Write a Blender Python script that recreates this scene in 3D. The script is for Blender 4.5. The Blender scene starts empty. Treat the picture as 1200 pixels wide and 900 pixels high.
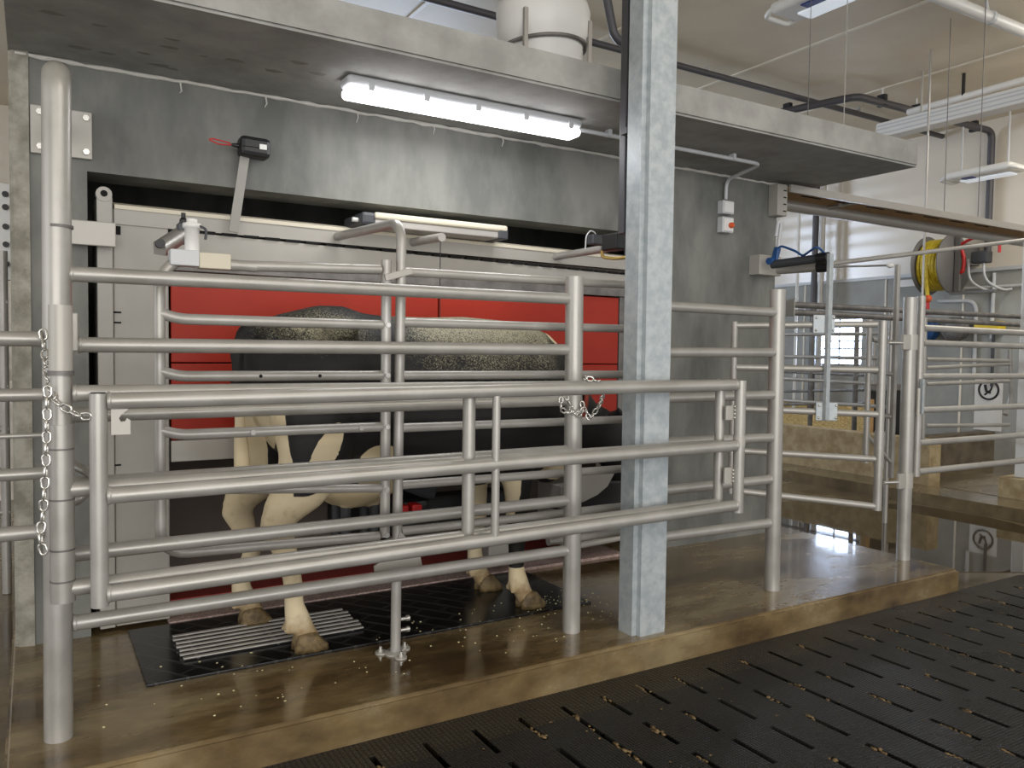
import bpy, bmesh, math, random
from mathutils import Vector, Matrix, noise
random.seed(7)
scene = bpy.context.scene
COL = scene.collection
# ------------------------------------------------------------------ camera, light, exposure
FPX = 933.886
YAW, PITCH, ROLL = 0.54264405, 0.04142201, 0.01294522
EYE = Vector((0, 0, 1.35))
_F = Vector((math.sin(YAW)*math.cos(PITCH), math.cos(YAW)*math.cos(PITCH), -math.sin(PITCH)))
_R = Vector((math.cos(YAW), -math.sin(YAW), 0)); _U = _R.cross(_F)
RIGHT = _R*math.cos(ROLL) + _U*math.sin(ROLL); UP = -_R*math.sin(ROLL) + _U*math.cos(ROLL); FWD = _F
cd = bpy.data.cameras.new('camera'); cam = bpy.data.objects.new('camera', cd); COL.objects.link(cam)
cam.matrix_world = Matrix(((RIGHT.x, UP.x, -FWD.x, EYE.x), (RIGHT.y, UP.y, -FWD.y, EYE.y), (RIGHT.z, UP.z, -FWD.z, EYE.z), (0, 0, 0, 1)))
cd.sensor_fit = 'HORIZONTAL'; cd.sensor_width = 36; cd.lens = FPX/1200*36; cd.clip_start = .02; cd.clip_end = 200
scene.camera = cam
scene.view_settings.view_transform = 'Standard'; scene.view_settings.look = 'None'
scene.view_settings.gamma = 1; scene.view_settings.use_curve_mapping = False
scene.view_settings.exposure = 0.0
w = bpy.data.worlds.new('overcast_sky'); scene.world = w; w.use_nodes = True
w.node_tree.nodes['Background'].inputs[0].default_value = (.97, .98, 1, 1)
w.node_tree.nodes['Background'].inputs[1].default_value = 1.05
def area_light(name, loc, target, sx, sy, power, col=(1, 1, 1)):
    l = bpy.data.lights.new(name, 'AREA'); l.shape = 'RECTANGLE'; l.size = sx; l.size_y = sy; l.energy = power; l.color = col
    o = bpy.data.objects.new(name, l); COL.objects.link(o); o.location = loc
    o.rotation_euler = (Vector(target)-Vector(loc)).to_track_quat('-Z', 'Y').to_euler(); return o
# daylight through the open curtain side of the barn behind and left of the viewer
area_light('curtain_daylight', (-.5, -5.0, 1.9), (2.5, 4, .8), 8, 3.8, 330, (1, .97, .93))
area_light('gable_daylight', (-5.5, 2.0, 2.2), (3, 3.5, 1.0), 4, 2.5, 45, (.95, .98, 1))
# added fill lights without fixtures: over the pen, and unseen over the alley
area_light('pen_fill_light', (9.8, 3.2, 4.35), (9.0, 4.6, 0), 2.0, 1.5, 95, (1, .95, .86))
area_light('alley_fill_light', (3.0, -1.2, 4.2), (2.6, 3.4, .3), 3.5, 1.2, 50, (1, .96, .9))

# ------------------------------------------------------------------ helpers
def ray(px, py):
    return RIGHT*((px-600)/FPX) - UP*((py-450)/FPX) + FWD
def at(px, py, Y):
    d = ray(px, py); return EYE + d*(Y/d.y)
def atx(px, py, X):
    d = ray(px, py); return EYE + d*(X/d.x)
def atz(px, py, Z):
    d = ray(px, py); return EYE + d*((Z-EYE.z)/d.z)
def atl(px, py, P, Q):
    n = Vector((Q[1]-P[1], P[0]-Q[0], 0)); d = ray(px, py)
    return EYE + d*((Vector((P[0], P[1], 0))-EYE).dot(n)/d.dot(n))
V = Vector
class MB:
    def __init__(s): s.v = []; s.f = []; s.sm = []
    def add(s, vs, fs, smooth=False):
        b = len(s.v); s.v += [V(x) for x in vs]
        for f in fs: s.f.append([b+i for i in f]); s.sm.append(smooth)
        return s
    def box(s, lo, hi, rot=None, piv=None):
        x0, y0, z0 = lo; x1, y1, z1 = hi
        vs = [V(c) for c in ((x0,y0,z0),(x1,y0,z0),(x1,y1,z0),(x0,y1,z0),(x0,y0,z1),(x1,y0,z1),(x1,y1,z1),(x0,y1,z1))]
        if rot is not None:
            p = V(piv) if piv is not None else (V(lo)+V(hi))/2
            vs = [p + rot @ (q-p) for q in vs]
        return s.add(vs, ((0,3,2,1),(4,5,6,7),(0,1,5,4),(1,2,6,5),(2,3,7,6),(3,0,4,7)))
    def rbox(s, lo, hi, r=.01, rot=None, piv=None, n=2):
        bm = bmesh.new(); bmesh.ops.create_cube(bm, size=1)
        c = (V(lo)+V(hi))/2; d = V(hi)-V(lo)
        for q in bm.verts: q.co = V((q.co.x*d.x, q.co.y*d.y, q.co.z*d.z)) + c
        bmesh.ops.bevel(bm, geom=bm.edges[:], offset=min(r, min(abs(d.x), abs(d.y), abs(d.z))*.45), segments=n, affect='EDGES', profile=.5)
        return s.bm(bm, rot, piv if piv is not None else c)
    def bm(s, bm, rot=None, piv=(0,0,0), smooth=False):
        bm.verts.index_update(); p = V(piv)
        vs = [(p + rot @ (q.co-p)) if rot is not None else q.co.copy() for q in bm.verts]
        s.add(vs, [[q.index for q in f.verts] for f in bm.faces], smooth); bm.free(); return s
    def tube(s, pts, r, n=14, fil=0, closed=False, cap=True, seg=6):
        pts = [V(p) for p in pts]
        if fil and len(pts) > 2:
            out = [pts[0]]
            for i in range(1, len(pts)-1):
                a, b, c = pts[i-1], pts[i], pts[i+1]
                u = (a-b); v = (c-b); q = min(fil, u.length*.49, v.length*.49); u.normalize(); v.normalize()
                p0 = b+u*q; p1 = b+v*q
                for k in range(seg+1):
                    t = k/seg; out.append(p0*(1-t)**2 + b*2*t*(1-t) + p1*t*t)
            out.append(pts[-1]); pts = out
        m = len(pts); R = r if isinstance(r, (list, tuple)) else [r]*m
        T = []
        for i in range(m):
            if closed: t = pts[(i+1) % m]-pts[i-1]
            else: t = pts[min(i+1, m-1)]-pts[max(i-1, 0)]
            T.append(t.normalized())
        a = T[0].orthogonal().normalized()
        vs = []
        for i in range(m):
            if i: 
                ax = T[i-1].cross(T[i])
                if ax.length > 1e-7: a = Matrix.Rotation(T[i-1].angle(T[i]), 3, ax.normalized()) @ a
            a = (a - T[i]*a.dot(T[i])).normalized()
            b = T[i].cross(a)
            for k in range(n):
                g = 2*math.pi*k/n; vs.append(pts[i] + (a*math.cos(g)+b*math.sin(g))*R[i])
        fs = []
        for i in range(m if closed else m-1):
            j = (i+1) % m
            for k in range(n): fs.append((i*n+k, i*n+(k+1) % n, j*n+(k+1) % n, j*n+k))
        s.add(vs, fs, True)
        if cap and not closed:
            s.add(vs[:n], [list(range(n))[::-1]]); s.add(vs[-n:], [list(range(n))])
        return s
    def lathe(s, c, prof, n=28, axis='Z', smooth=True):
        vs = []; c = V(c)
        for r, h in prof:
            for k in range(n):
                g = 2*math.pi*k/n; p = (r*math.cos(g), r*math.sin(g), h)
                if axis == 'X': p = (h, p[0], p[1])
                if axis == 'Y': p = (p[0], h, p[1])
                vs.append(c+V(p))
        fs = [(i*n+k, i*n+(k+1) % n, (i+1)*n+(k+1) % n, (i+1)*n+k) for i in range(len(prof)-1) for k in range(n)]
        if smooth and len(prof) < 5: 
            for i in range(len(prof)-1):
                s.add(vs[i*n:(i+2)*n], [(k, (k+1) % n, n+(k+1) % n, n+k) for k in range(n)], True)
        else: s.add(vs, fs, smooth)
        if prof[0][0] > 1e-6: s.add(vs[:n], [list(range(n))[::-1]])
        if prof[-1][0] > 1e-6: s.add(vs[-n:], [list(range(n))])
        return s
    def prism(s, poly, d):
        vs = [V(p) for p in poly]; d = V(d); n = len(vs)
        return s.add(vs+[p+d for p in vs], [list(range(n))[::-1], list(range(n, 2*n))] + [(i, (i+1) % n, n+(i+1) % n, n+i) for i in range(n)])
    def ball(s, c, r, sc=(1,1,1), n=10):
        bm = bmesh.new(); bmesh.ops.create_icosphere(bm, subdivisions=2, radius=r)
        for q in bm.verts: q.co = V((q.co.x*sc[0], q.co.y*sc[1], q.co.z*sc[2]))+V(c)
        return s.bm(bm, smooth=True)
    def build(s, name, mat, parent=None, recalc=True):
        me = bpy.data.meshes.new(name); base = V((0,0,0))
        if parent is not None: base = world_loc(parent)
        me.from_pydata([tuple(v-base) for v in s.v], [], s.f)
        me.polygons.foreach_set('use_smooth', s.sm)
        if recalc:
            b = bmesh.new(); b.from_mesh(me); bmesh.ops.recalc_face_normals(b, faces=b.faces[:]); b.to_mesh(me); b.free()
        me.materials.append(mat)
        o = bpy.data.objects.new(name, me); COL.objects.link(o)
        if parent is not None: o.parent = parent
        return o
def world_loc(o):
    l = o.location.copy()
    while o.parent: o = o.parent; l += o.location
    return l
def tag(o, label, cat, group=None, kind=None):
    o['label'] = label; o['category'] = cat
    if group: o['group'] = group
    if kind: o['kind'] = kind
    return o
def thing(name, loc, label, cat, group=None):
    o = bpy.data.objects.new(name, None); COL.objects.link(o); o.location = loc; o.empty_display_size = .05
    return tag(o, label, cat, group)
def struct(o): o['kind'] = 'structure'; return o
def tubep(name, mat, parent, pts, r, **k):
    m = MB().tube(pts, r, **k)
    if name == 'rail' and not isinstance(r, list) and r > .024:
        for a, b in ((V(pts[0]), V(pts[1])), (V(pts[-1]), V(pts[-2]))):
            d = (b-a).normalized(); m.tube([a+d*.002, a+d*.006, a+d*.012], [r*1.05, r*1.14, r*1.02], n=14)
    return m.build(name, mat, parent)

# ------------------------------------------------------------------ materials
def srgb(c):
    return tuple((x/255/12.92 if x/255 <= .04045 else ((x/255+.055)/1.055)**2.4) for x in c)
def mat(name, c, rough=.5, metal=0, c2=None, scale=6, detail=6, bump=0, bscale=None, rvar=0, stretch=(1,1,1), spec=.5, lo=.38, hi=.62, emit=None, estr=0, coat=0):
    m = bpy.data.materials.new(name); m.use_nodes = True; t = m.node_tree; N = t.nodes; L = t.links
    p = N['Principled BSDF']; p.inputs['Roughness'].default_value = rough; p.inputs['Metallic'].default_value = metal
    p.inputs['Specular IOR Level'].default_value = spec; p.inputs['Coat Weight'].default_value = coat; p.inputs['Coat Roughness'].default_value = .08
    p.inputs['Base Color'].default_value = (*srgb(c), 1)
    if emit: p.inputs['Emission Color'].default_value = (*srgb(emit), 1); p.inputs['Emission Strength'].default_value = estr
    if c2 or bump or rvar:
        tc = N.new('ShaderNodeTexCoord'); mp = N.new('ShaderNodeMapping'); mp.inputs['Scale'].default_value = stretch
        L.new(tc.outputs['Object'], mp.inputs['Vector'])
        nz = N.new('ShaderNodeTexNoise'); nz.inputs['Scale'].default_value = scale; nz.inputs['Detail'].default_value = detail; nz.inputs['Roughness'].default_value = .6
        L.new(mp.outputs[0], nz.inputs['Vector'])
        if c2:
            r = N.new('ShaderNodeValToRGB'); r.color_ramp.elements[0].position = lo; r.color_ramp.elements[1].position = hi
            r.color_ramp.elements[0].color = (*srgb(c2), 1); r.color_ramp.elements[1].color = (*srgb(c), 1)
            L.new(nz.outputs['Fac'], r.inputs[0]); L.new(r.outputs[0], p.inputs['Base Color'])
        if rvar:
            mr = N.new('ShaderNodeMapRange'); mr.inputs[1].default_value = .35; mr.inputs[2].default_value = .65
            mr.inputs[3].default_value = rough-rvar; mr.inputs[4].default_value = rough+rvar
            L.new(nz.outputs['Fac'], mr.inputs[0]); L.new(mr.outputs[0], p.inputs['Roughness'])
        if bump:
            n2 = nz
            if bscale:
                n2 = N.new('ShaderNodeTexNoise'); n2.inputs['Scale'].default_value = bscale; n2.inputs['Detail'].default_value = 4; L.new(mp.outputs[0], n2.inputs['Vector'])
            b = N.new('ShaderNodeBump'); b.inputs['Strength'].default_value = bump; b.inputs['Distance'].default_value = .01
            L.new(n2.outputs['Fac'], b.inputs['Height']); L.new(b.outputs[0], p.inputs['Normal'])
    return m
M = {}
M['steel'] = mat('galvanised_rail', (176,173,167), .36, .38, (164,161,154), 5, rvar=.06, spec=.5)
M['steelthin'] = mat('galvanised_tube_pale', (176,173,167), .38, .3, (165,161,154), 6, spec=.5)
M['darksteel'] = mat('weathered_pipe', (128,124,120), .5, .3, (100,97,94), 8)
M['galv'] = mat('galvanised_column', (185,191,192), .42, .2, (164,172,176), 22, detail=8, rvar=.08)
M['chrome'] = mat('zinc_plated', (215,212,206), .25, .8)
M['concrete'] = mat('cast_concrete', (130,130,124), .75, 0, (100,101,97), 3.2, detail=9, bump=.15, bscale=30, stretch=(1,1,.45))
M['concretelight'] = mat('rough_concrete_edge', (168,164,152), .85, 0, (128,124,112), 9, detail=9, bump=.6, bscale=60)
M['slab'] = mat('precast_slab', (164,163,158), .75, 0, (142,141,136), 4, detail=9, bump=.12, bscale=40)
M['foam'] = mat('sealant_foam', (205,202,194), .8, bump=.6, scale=60)
M['red'] = mat('red_enamel', (168,50,34), .45, 0, (160,46,31), 2, spec=.25)
M['robot'] = mat('robot_light_grey', (166,162,154), .42, 0, (160,156,148), 3)
M['cream'] = mat('cream_cover', (206,198,178), .5)
M['alu'] = mat('brushed_aluminium', (176,172,166), .35, .5)
M['dark'] = mat('dark_cavity', (104,94,86), .7)
M['black'] = mat('black_plastic', (22,22,24), .45)
M['darkgrey'] = mat('dark_grey_plastic', (62,64,68), .5)
M['gap'] = mat('black_slot', (12,12,12), .9)
M['pink'] = mat('pink_aggregate', (196,172,164), .7, 0, (150,126,118), 90, bump=.4, bscale=120)
M['white'] = mat('white_plastic', (225,224,220), .4)
M['lightgrey'] = mat('light_grey_plastic', (196,198,200), .45)
M['ceil'] = mat('ceiling_panel', (226,214,192), .5, 0, (214,202,180), .8)
M['seam'] = mat('ceiling_seam', (232,225,210), .5)
M['stalk'] = mat('dull_stalk_steel', (140,138,132), .5, .2)
M['brass'] = mat('brass_fitting', (190,160,90), .3, .8)
M['blue'] = mat('blue_hose', (40,84,140), .4)
M['yellow'] = mat('yellow_hose', (205,182,40), .45, 0, (180,155,30), 20)
M['yellowp'] = mat('yellow_plastic', (220,190,40), .4)
M['orange'] = mat('orange_fitting', (215,90,40), .45)
M['redp'] = mat('red_plastic', (190,36,34), .35)
M['greyreel'] = mat('reel_grey', (112,110,108), .5, .2)
M['pvcdark'] = mat('dark_pvc', (74,72,76), .45)
M['straw'] = mat('straw', (205,180,122), .9, 0, (164,134,78), 30, bump=.8, bscale=50)
M['wood'] = mat('timber', (186,150,100), .7, 0, (160,124,80), 12, stretch=(6,6,1))
M['lowwall'] = mat('stained_low_wall', (178,160,124), .8, 0, (150,130,94), 9, detail=9, bump=.2, bscale=25)
M['lowwalldark'] = mat('dark_low_wall', (112,102,84), .7, 0, (88,78,62), 6, detail=9, bump=.2, bscale=25)  # darker brown than the tan low wall
M['blockwall'] = mat('grey_block_wall', (168,169,164), .7, 0, (152,153,149), 2, detail=7)
M['debris'] = mat('manure_debris', (134,112,74), .6, 0, (84,64,36), 60, bump=.6)
M['mud'] = mat('wet_manure', (34,30,22), .4)
M['trough'] = mat('trough_grey', (66,66,68), .4)
M['steelsheet'] = mat('stainless_sheet', (176,172,164), .38, .15)
M['foamdot'] = mat('sawdust_bits', (205,195,150), .8)

def wet_concrete(name, c1, c2, c3, r0, r1, sc=1.4, coat=0):
    m = bpy.data.materials.new(name); m.use_nodes = True; t = m.node_tree; N = t.nodes; L = t.links; p = N['Principled BSDF']
    tc = N.new('ShaderNodeTexCoord'); mp = N.new('ShaderNodeMapping'); mp.inputs['Scale'].default_value = (.55, 1.3, 1); L.new(tc.outputs['Object'], mp.inputs[0])
    n1 = N.new('ShaderNodeTexNoise'); n1.inputs['Scale'].default_value = sc; n1.inputs['Detail'].default_value = 8; n1.inputs['Roughness'].default_value = .62; L.new(mp.outputs[0], n1.inputs['Vector'])
    n2 = N.new('ShaderNodeTexNoise'); n2.inputs['Scale'].default_value = sc*7; n2.inputs['Detail'].default_value = 8; L.new(mp.outputs[0], n2.inputs['Vector'])
    r = N.new('ShaderNodeValToRGB'); e = r.color_ramp.elements
    e[0].position = .36; e[0].color = (*srgb(c1), 1); e[1].position = .64; e[1].color = (*srgb(c3), 1); x = e.new(.5); x.color = (*srgb(c2), 1)
    L.new(n1.outputs['Fac'], r.inputs[0])
    mx = N.new('ShaderNodeMixRGB'); mx.blend_type = 'OVERLAY'; mx.inputs[0].default_value = .7; L.new(r.outputs[0], mx.inputs[1]); L.new(n2.outputs['Color'], mx.inputs[2])
    h = N.new('ShaderNodeHueSaturation'); h.inputs['Saturation'].default_value = .84
    bw = N.new('ShaderNodeRGBToBW'); L.new(n2.outputs['Color'], bw.inputs[0]); L.new(bw.outputs[0], mx.inputs[2])
    L.new(mx.outputs[0], h.inputs['Color']); L.new(h.outputs[0], p.inputs['Base Color'])
    mr = N.new('ShaderNodeMapRange'); mr.inputs[1].default_value = .38; mr.inputs[2].default_value = .62; mr.inputs[3].default_value = r0; mr.inputs[4].default_value = r1
    L.new(n1.outputs['Fac'], mr.inputs[0]); L.new(mr.outputs[0], p.inputs['Roughness'])
    p.inputs['Coat Weight'].default_value = coat; p.inputs['Coat Roughness'].default_value = .06; p.inputs['Coat IOR'].default_value = 1.33
    b = N.new('ShaderNodeBump'); b.inputs['Strength'].default_value = .10; b.inputs['Distance'].default_value = .006; L.new(n2.outputs['Fac'], b.inputs['Height']); L.new(b.outputs[0], p.inputs['Normal'])
    return m
M['platform'] = wet_concrete('wet_stained_concrete', (72,52,22), (112,90,48), (142,124,84), .10, .34, 1.9, coat=.55)
M['wetfloor'] = wet_concrete('puddled_concrete', (84,70,46), (112,96,66), (128,112,80), .05, .3, .9)

def rubber():
    m = bpy.data.materials.new('dimpled_rubber'); m.use_nodes = True; t = m.node_tree; N = t.nodes; L = t.links; p = N['Principled BSDF']
    g = N.new('ShaderNodeTexCoord'); sx = N.new('ShaderNodeSeparateXYZ'); L.new(g.outputs['Object'], sx.inputs[0])
    def mth(op, a, b=None):
        q = N.new('ShaderNodeMath'); q.operation = op
        for i, z in enumerate((a, b)):
            if z is None: continue
            if isinstance(z, (int, float)): q.inputs[i].default_value = z
            else: L.new(z, q.inputs[i])
        return q.outputs[0]
    def grid(k):
        a = mth('ABSOLUTE', mth('SINE', mth('MULTIPLY', sx.outputs[0], k))); b = mth('ABSOLUTE', mth('SINE', mth('MULTIPLY', sx.outputs[1], k)))
        return mth('POWER', mth('MINIMUM', a, b), .5)
    border = mth('GREATER_THAN', sx.outputs[1], 2.60)
    h1, h2 = grid(math.pi/.014), grid(math.pi/.02)
    mix = N.new('ShaderNodeMixRGB'); L.new(border, mix.inputs[0]); L.new(h1, mix.inputs[1]); L.new(h2, mix.inputs[2])
    nz = N.new('ShaderNodeTexNoise'); nz.inputs['Scale'].default_value = 2.2; nz.inputs['Detail'].default_value = 8; L.new(g.outputs['Object'], nz.inputs['Vector'])
    r = N.new('ShaderNodeValToRGB'); r.color_ramp.elements[0].position = .4; r.color_ramp.elements[1].position = .68
    r.color_ramp.elements[0].color = (*srgb((18,18,17)), 1); r.color_ramp.elements[1].color = (*srgb((44,43,39)), 1); L.new(nz.outputs['Fac'], r.inputs[0])
    dirt_and_shade = N.new('ShaderNodeMixRGB'); L.new(r.outputs[0], dirt_and_shade.inputs[1]); dirt_and_shade.inputs[2].default_value = (*srgb((5,5,4)), 1)
    low = mth('LESS_THAN', mix.outputs[0], .6); wet = mth('MULTIPLY', low, mth('ADD', mth('MULTIPLY', border, .25), .55)); L.new(wet, dirt_and_shade.inputs[0])  # shade in the dimple hollows painted near black; wet holds its strength
    tan = N.new('ShaderNodeMixRGB'); L.new(mth('MULTIPLY', border, mth('MULTIPLY', nz.outputs['Fac'], 1.0)), tan.inputs[0]); L.new(r.outputs[0], tan.inputs[1]); tan.inputs[2].default_value = (*srgb((66,57,40)), 1); L.new(tan.outputs[0], dirt_and_shade.inputs[1])
    L.new(dirt_and_shade.outputs[0], p.inputs['Base Color'])
    mr = N.new('ShaderNodeMapRange'); mr.inputs[1].default_value = .35; mr.inputs[2].default_value = .65; mr.inputs[3].default_value = .24; mr.inputs[4].default_value = .5; p.inputs['Specular IOR Level'].default_value = .32
    L.new(nz.outputs['Fac'], mr.inputs[0]); L.new(mr.outputs[0], p.inputs['Roughness'])
    b = N.new('ShaderNodeBump'); b.inputs['Strength'].default_value = 1.0; b.inputs['Distance'].default_value = .006; L.new(mix.outputs[0], b.inputs['Height']); L.new(b.outputs[0], p.inputs['Normal'])
    return m
M['rubber'] = rubber()

def grooved_mat(name, c, c2, k=9.0, gr=.3, rough=.22, rot=.95):
    m = bpy.data.materials.new(name); m.use_nodes = True; t = m.node_tree; N = t.nodes; L = t.links; p = N['Principled BSDF']
    g = N.new('ShaderNodeTexCoord'); mp = N.new('ShaderNodeMapping'); mp.inputs['Rotation'].default_value = (0, 0, rot); L.new(g.outputs['Object'], mp.inputs[0])
    br = N.new('ShaderNodeTexBrick'); br.inputs['Scale'].default_value = k; br.inputs['Mortar Size'].default_value = .02; br.inputs['Mortar Smooth'].default_value = .2; br.offset = .5
    br.inputs['Color1'].default_value = (*srgb(c), 1); br.inputs['Color2'].default_value = (*srgb(c), 1); br.inputs['Mortar'].default_value = (*srgb(c2), 1)
    L.new(mp.outputs[0], br.inputs['Vector']); L.new(br.outputs['Color'], p.inputs['Base Color']); p.inputs['Roughness'].default_value = rough
    b = N.new('ShaderNodeBump'); b.invert = True; b.inputs['Strength'].default_value = .8; b.inputs['Distance'].default_value = .006; L.new(br.outputs['Fac'], b.inputs['Height']); L.new(b.outputs[0], p.inputs['Normal'])
    return m
M['mat'] = grooved_mat('black_stall_rubber', (19,19,19), (46,46,43), 2.6)
M['redmat'] = grooved_mat('red_grid_mat', (196,70,60), (120,40,34), 16, rough=.5, rot=.0)

def lap_wall():
    m = bpy.data.materials.new('white_lapped_panel'); m.use_nodes = True; t = m.node_tree; N = t.nodes; L = t.links; p = N['Principled BSDF']
    g = N.new('ShaderNodeTexCoord'); sx = N.new('ShaderNodeSeparateXYZ'); L.new(g.outputs['Object'], sx.inputs[0])
    q = N.new('ShaderNodeMath'); q.operation = 'MULTIPLY'; q.inputs[1].default_value = 2*math.pi/.23; L.new(sx.outputs[2], q.inputs[0])
    s = N.new('ShaderNodeMath'); s.operation = 'SINE'; L.new(q.outputs[0], s.inputs[0])
    nz = N.new('ShaderNodeTexNoise'); nz.inputs['Scale'].default_value = 1.3; L.new(g.outputs['Object'], nz.inputs['Vector'])
    a = N.new('ShaderNodeMath'); a.operation = 'ADD'; L.new(s.outputs[0], a.inputs[0]); L.new(nz.outputs['Fac'], a.inputs[1])
    b = N.new('ShaderNodeBump'); b.inputs['Strength'].default_value = .12; b.inputs['Distance'].default_value = .012; L.new(a.outputs[0], b.inputs['Height']); L.new(b.outputs[0], p.inputs['Normal'])
    p.inputs['Base Color'].default_value = (*srgb((222,214,200)), 1); p.inputs['Roughness'].default_value = .2; p.inputs['Specular IOR Level'].default_value = .7
    return m
M['lap'] = lap_wall()
def emissive(name, c, s):
    return mat(name, c, .4, emit=c, estr=s)
M['tubeon'] = emissive('lit_diffuser', (250,250,255), 7.0)
M['windowlight'] = emissive('bright_sky_pane', (214,230,255), 12.0)
M['lampon'] = emissive('lamp_lens', (225,232,240), .45)

# ------------------------------------------------------------------ floor, platform, walls
GZ = -.14                                                   # barn floor level; the platform top is z = 0
def slatted_floor():
    sw = .024; p = .21; x_start = 2.31; xs = set([-3.0, 14.0]); slots = []
    k0, k1 = -16, 28
    for k in range(k0, k1+1):
        c = x_start+p*k; xs.add(c-sw/2); xs.add(c+sw/2)
    ys = set([-4.0, 2.83]); rows = []
    y = 2.70
    while y > -.4:
        rows.append((y-.205, y)); ys.add(y-.205); ys.add(y); y -= .28
    xs, ys = sorted(xs), sorted(ys)
    def is_slot(xa, xb, ya, yb):
        if xb-xa > sw*1.05: return False
        k = round(((xa+xb)/2-x_start)/p)
        if k % 5 == 3: return ya >= rows[-1][0] and yb <= rows[0][1]+1e-6
        if k % 5 == 2 and False: return False
        yc = (ya+yb)/2
        return any(a <= yc <= b for a, b in rows)
    m = MB(); base = MB(); d = .10
    idx = {}
    def vi(x, y, z):
        q = (round(x, 4), round(y, 4), z)
        if q not in idx: idx[q] = len(m.v); m.v.append(V((x, y, z)))
        return idx[q]
    for i in range(len(xs)-1):
        for j in range(len(ys)-1):
            xa, xb, ya, yb = xs[i], xs[i+1], ys[j], ys[j+1]
            z = GZ
            if not is_slot(xa, xb, ya, yb):
                m.f.append([vi(xa,ya,z), vi(xb,ya,z), vi(xb,yb,z), vi(xa,yb,z)]); m.sm.append(False)
            else:
                b = z-d
                for (x0,y0),(x1,y1) in (((xa,ya),(xb,ya)),((xb,ya),(xb,yb)),((xb,yb),(xa,yb)),((xa,yb),(xa,ya))):
                    m.f.append([vi(x0,y0,z), vi(x1,y1,z), vi(x1,y1,b), vi(x0,y0,b)]); m.sm.append(False)
                m.f.append([vi(xa,ya,b), vi(xb,ya,b), vi(xb,yb,b), vi(xa,yb,b)]); m.sm.append(False)
                slots.append((xa, xb, ya, yb))
    o = m.build('floor', M['rubber'], recalc=False); struct(o)
    return slots
slots = slatted_floor()
struct(MB().box((-3, 2.83, GZ-.1), (14, 14, GZ-.004)).build('floor', M['wetfloor']))
struct(MB().box((-9, -6, GZ-.3), (14, 14, GZ-.2)).build('floor', M['mud']))
struct(MB().box((-9, -4, GZ-.1), (-3, 14, GZ)).build('floor', M['rubber']))
pd = []
for i in range(60):
    g = 2*math.pi*i/60; r = 1+.10*noise.noise(V((math.cos(g)*1.5, math.sin(g)*1.5, 3)))+.05*noise.noise(V((math.cos(g)*5, math.sin(g)*5, 8)))
    pd.append((6.35+1.28*r*math.cos(g), 4.12+1.33*r*math.sin(g), GZ-.0035))
pm_ = mat('still_water', (70,58,38), .03, 0, (58,47,30), 1.5, bump=.03, bscale=3)
tag(MB().prism(pd, (0, 0, .003)).build('puddle', pm_), 'shallow brown puddle mirroring the pen wall beside the right end of the platform', 'puddle')
# debris in the slots
db = MB()
def crumb(p, r, sc):
    bm = bmesh.new(); bmesh.ops.create_icosphere(bm, subdivisions=1, radius=r)
    k = random.random()*9
    for q in bm.verts:
        f = 1+.5*noise.noise(q.co*90+V((k, k, 0))); q.co = V((q.co.x*sc[0]*f, q.co.y*sc[1]*f, q.co.z*sc[2]*f))+V(p)
    db.bm(bm, smooth=True)
for (xa, xb, ya, yb) in slots:
    if ya < .6 or xa > 7.5: continue
    if random.random() < .75:
        y0 = random.uniform(ya, (ya+yb)/2) if random.random() < .4 else random.uniform((ya+yb)/2, yb-.02); y1 = min(yb+.01, y0+random.uniform(.03, .13)); y = y0
        while y < y1:
            crumb((random.uniform(xa-.002, xb+.002), y, GZ-.003+random.uniform(-.006, .002)), random.uniform(.005, .0095), (1, random.uniform(.9, 2.2), .75)); y += random.uniform(.006, .016)
    for _ in range(2):
        if random.random() < .3: crumb((random.uniform(xa-.03, xb+.03), random.uniform(ya, yb), GZ+.001), random.uniform(.002, .004), (1.5, 1, .5))
for _ in range(140):
    crumb((random.uniform(.6, 6), random.uniform(1.2, 2.8), GZ+.001), random.uniform(.002, .0045), (random.uniform(.6, 2.6), random.uniform(.6, 1.8), .5))
tag(db.build('floor_debris', M['debris']), 'tan straw and manure crumbs caught in the slots of the black floor', 'debris', kind='stuff')

pf = MB()
bm = bmesh.new(); bmesh.ops.create_cube(bm, size=1)
for q in bm.verts: q.co = V((-.09 if q.co.x < 0 else 5.04, 2.823 if q.co.y < 0 else 6.4, GZ-.02 if q.co.z < 0 else 0))
bmesh.ops.bevel(bm, geom=[e for e in bm.edges if all(v.co.z > -.01 for v in e.verts)], offset=.014, segments=3, affect='EDGES')
struct(pf.bm(bm).build('trim_platform', M['platform']))

WY = 4.13; SZ = 2.625; OX0, OX1, OZ = .224, 3.6, 2.14
wl = MB()
wl.box((0.0, WY, 0), (OX0, WY+.25, SZ)); wl.box((OX1, WY, 0), (4.78, WY+.25, SZ)); wl.box((OX0, WY, OZ), (OX1, WY+.25, SZ))
struct(wl.build('wall_front', M['concrete']))
struct(MB().prism([(-.075, WY+.02, 0), (-.06, WY+.0, 0), (0.0, WY-.012, 0), (0.0, WY+.25, 0), (-.075, WY+.25, 0)], (0, 0, SZ)).build('trim_wall_end', M['concretelight']))
cn = MB()
bm = bmesh.new(); bmesh.ops.create_cube(bm, size=1)
for q in bm.verts: q.co = V((-.075 if q.co.x < 0 else 5.13, 3.245 if q.co.y < 0 else 4.40, SZ if q.co.z < 0 else 2.79))
bmesh.ops.bevel(bm, geom=[e for e in bm.edges if all(v.co.y < 3.3 for v in e.verts)], offset=.012, segments=2, affect='EDGES')
struct(cn.bm(bm).build('ceiling_canopy', M['slab']))
sm2 = MB()
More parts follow.
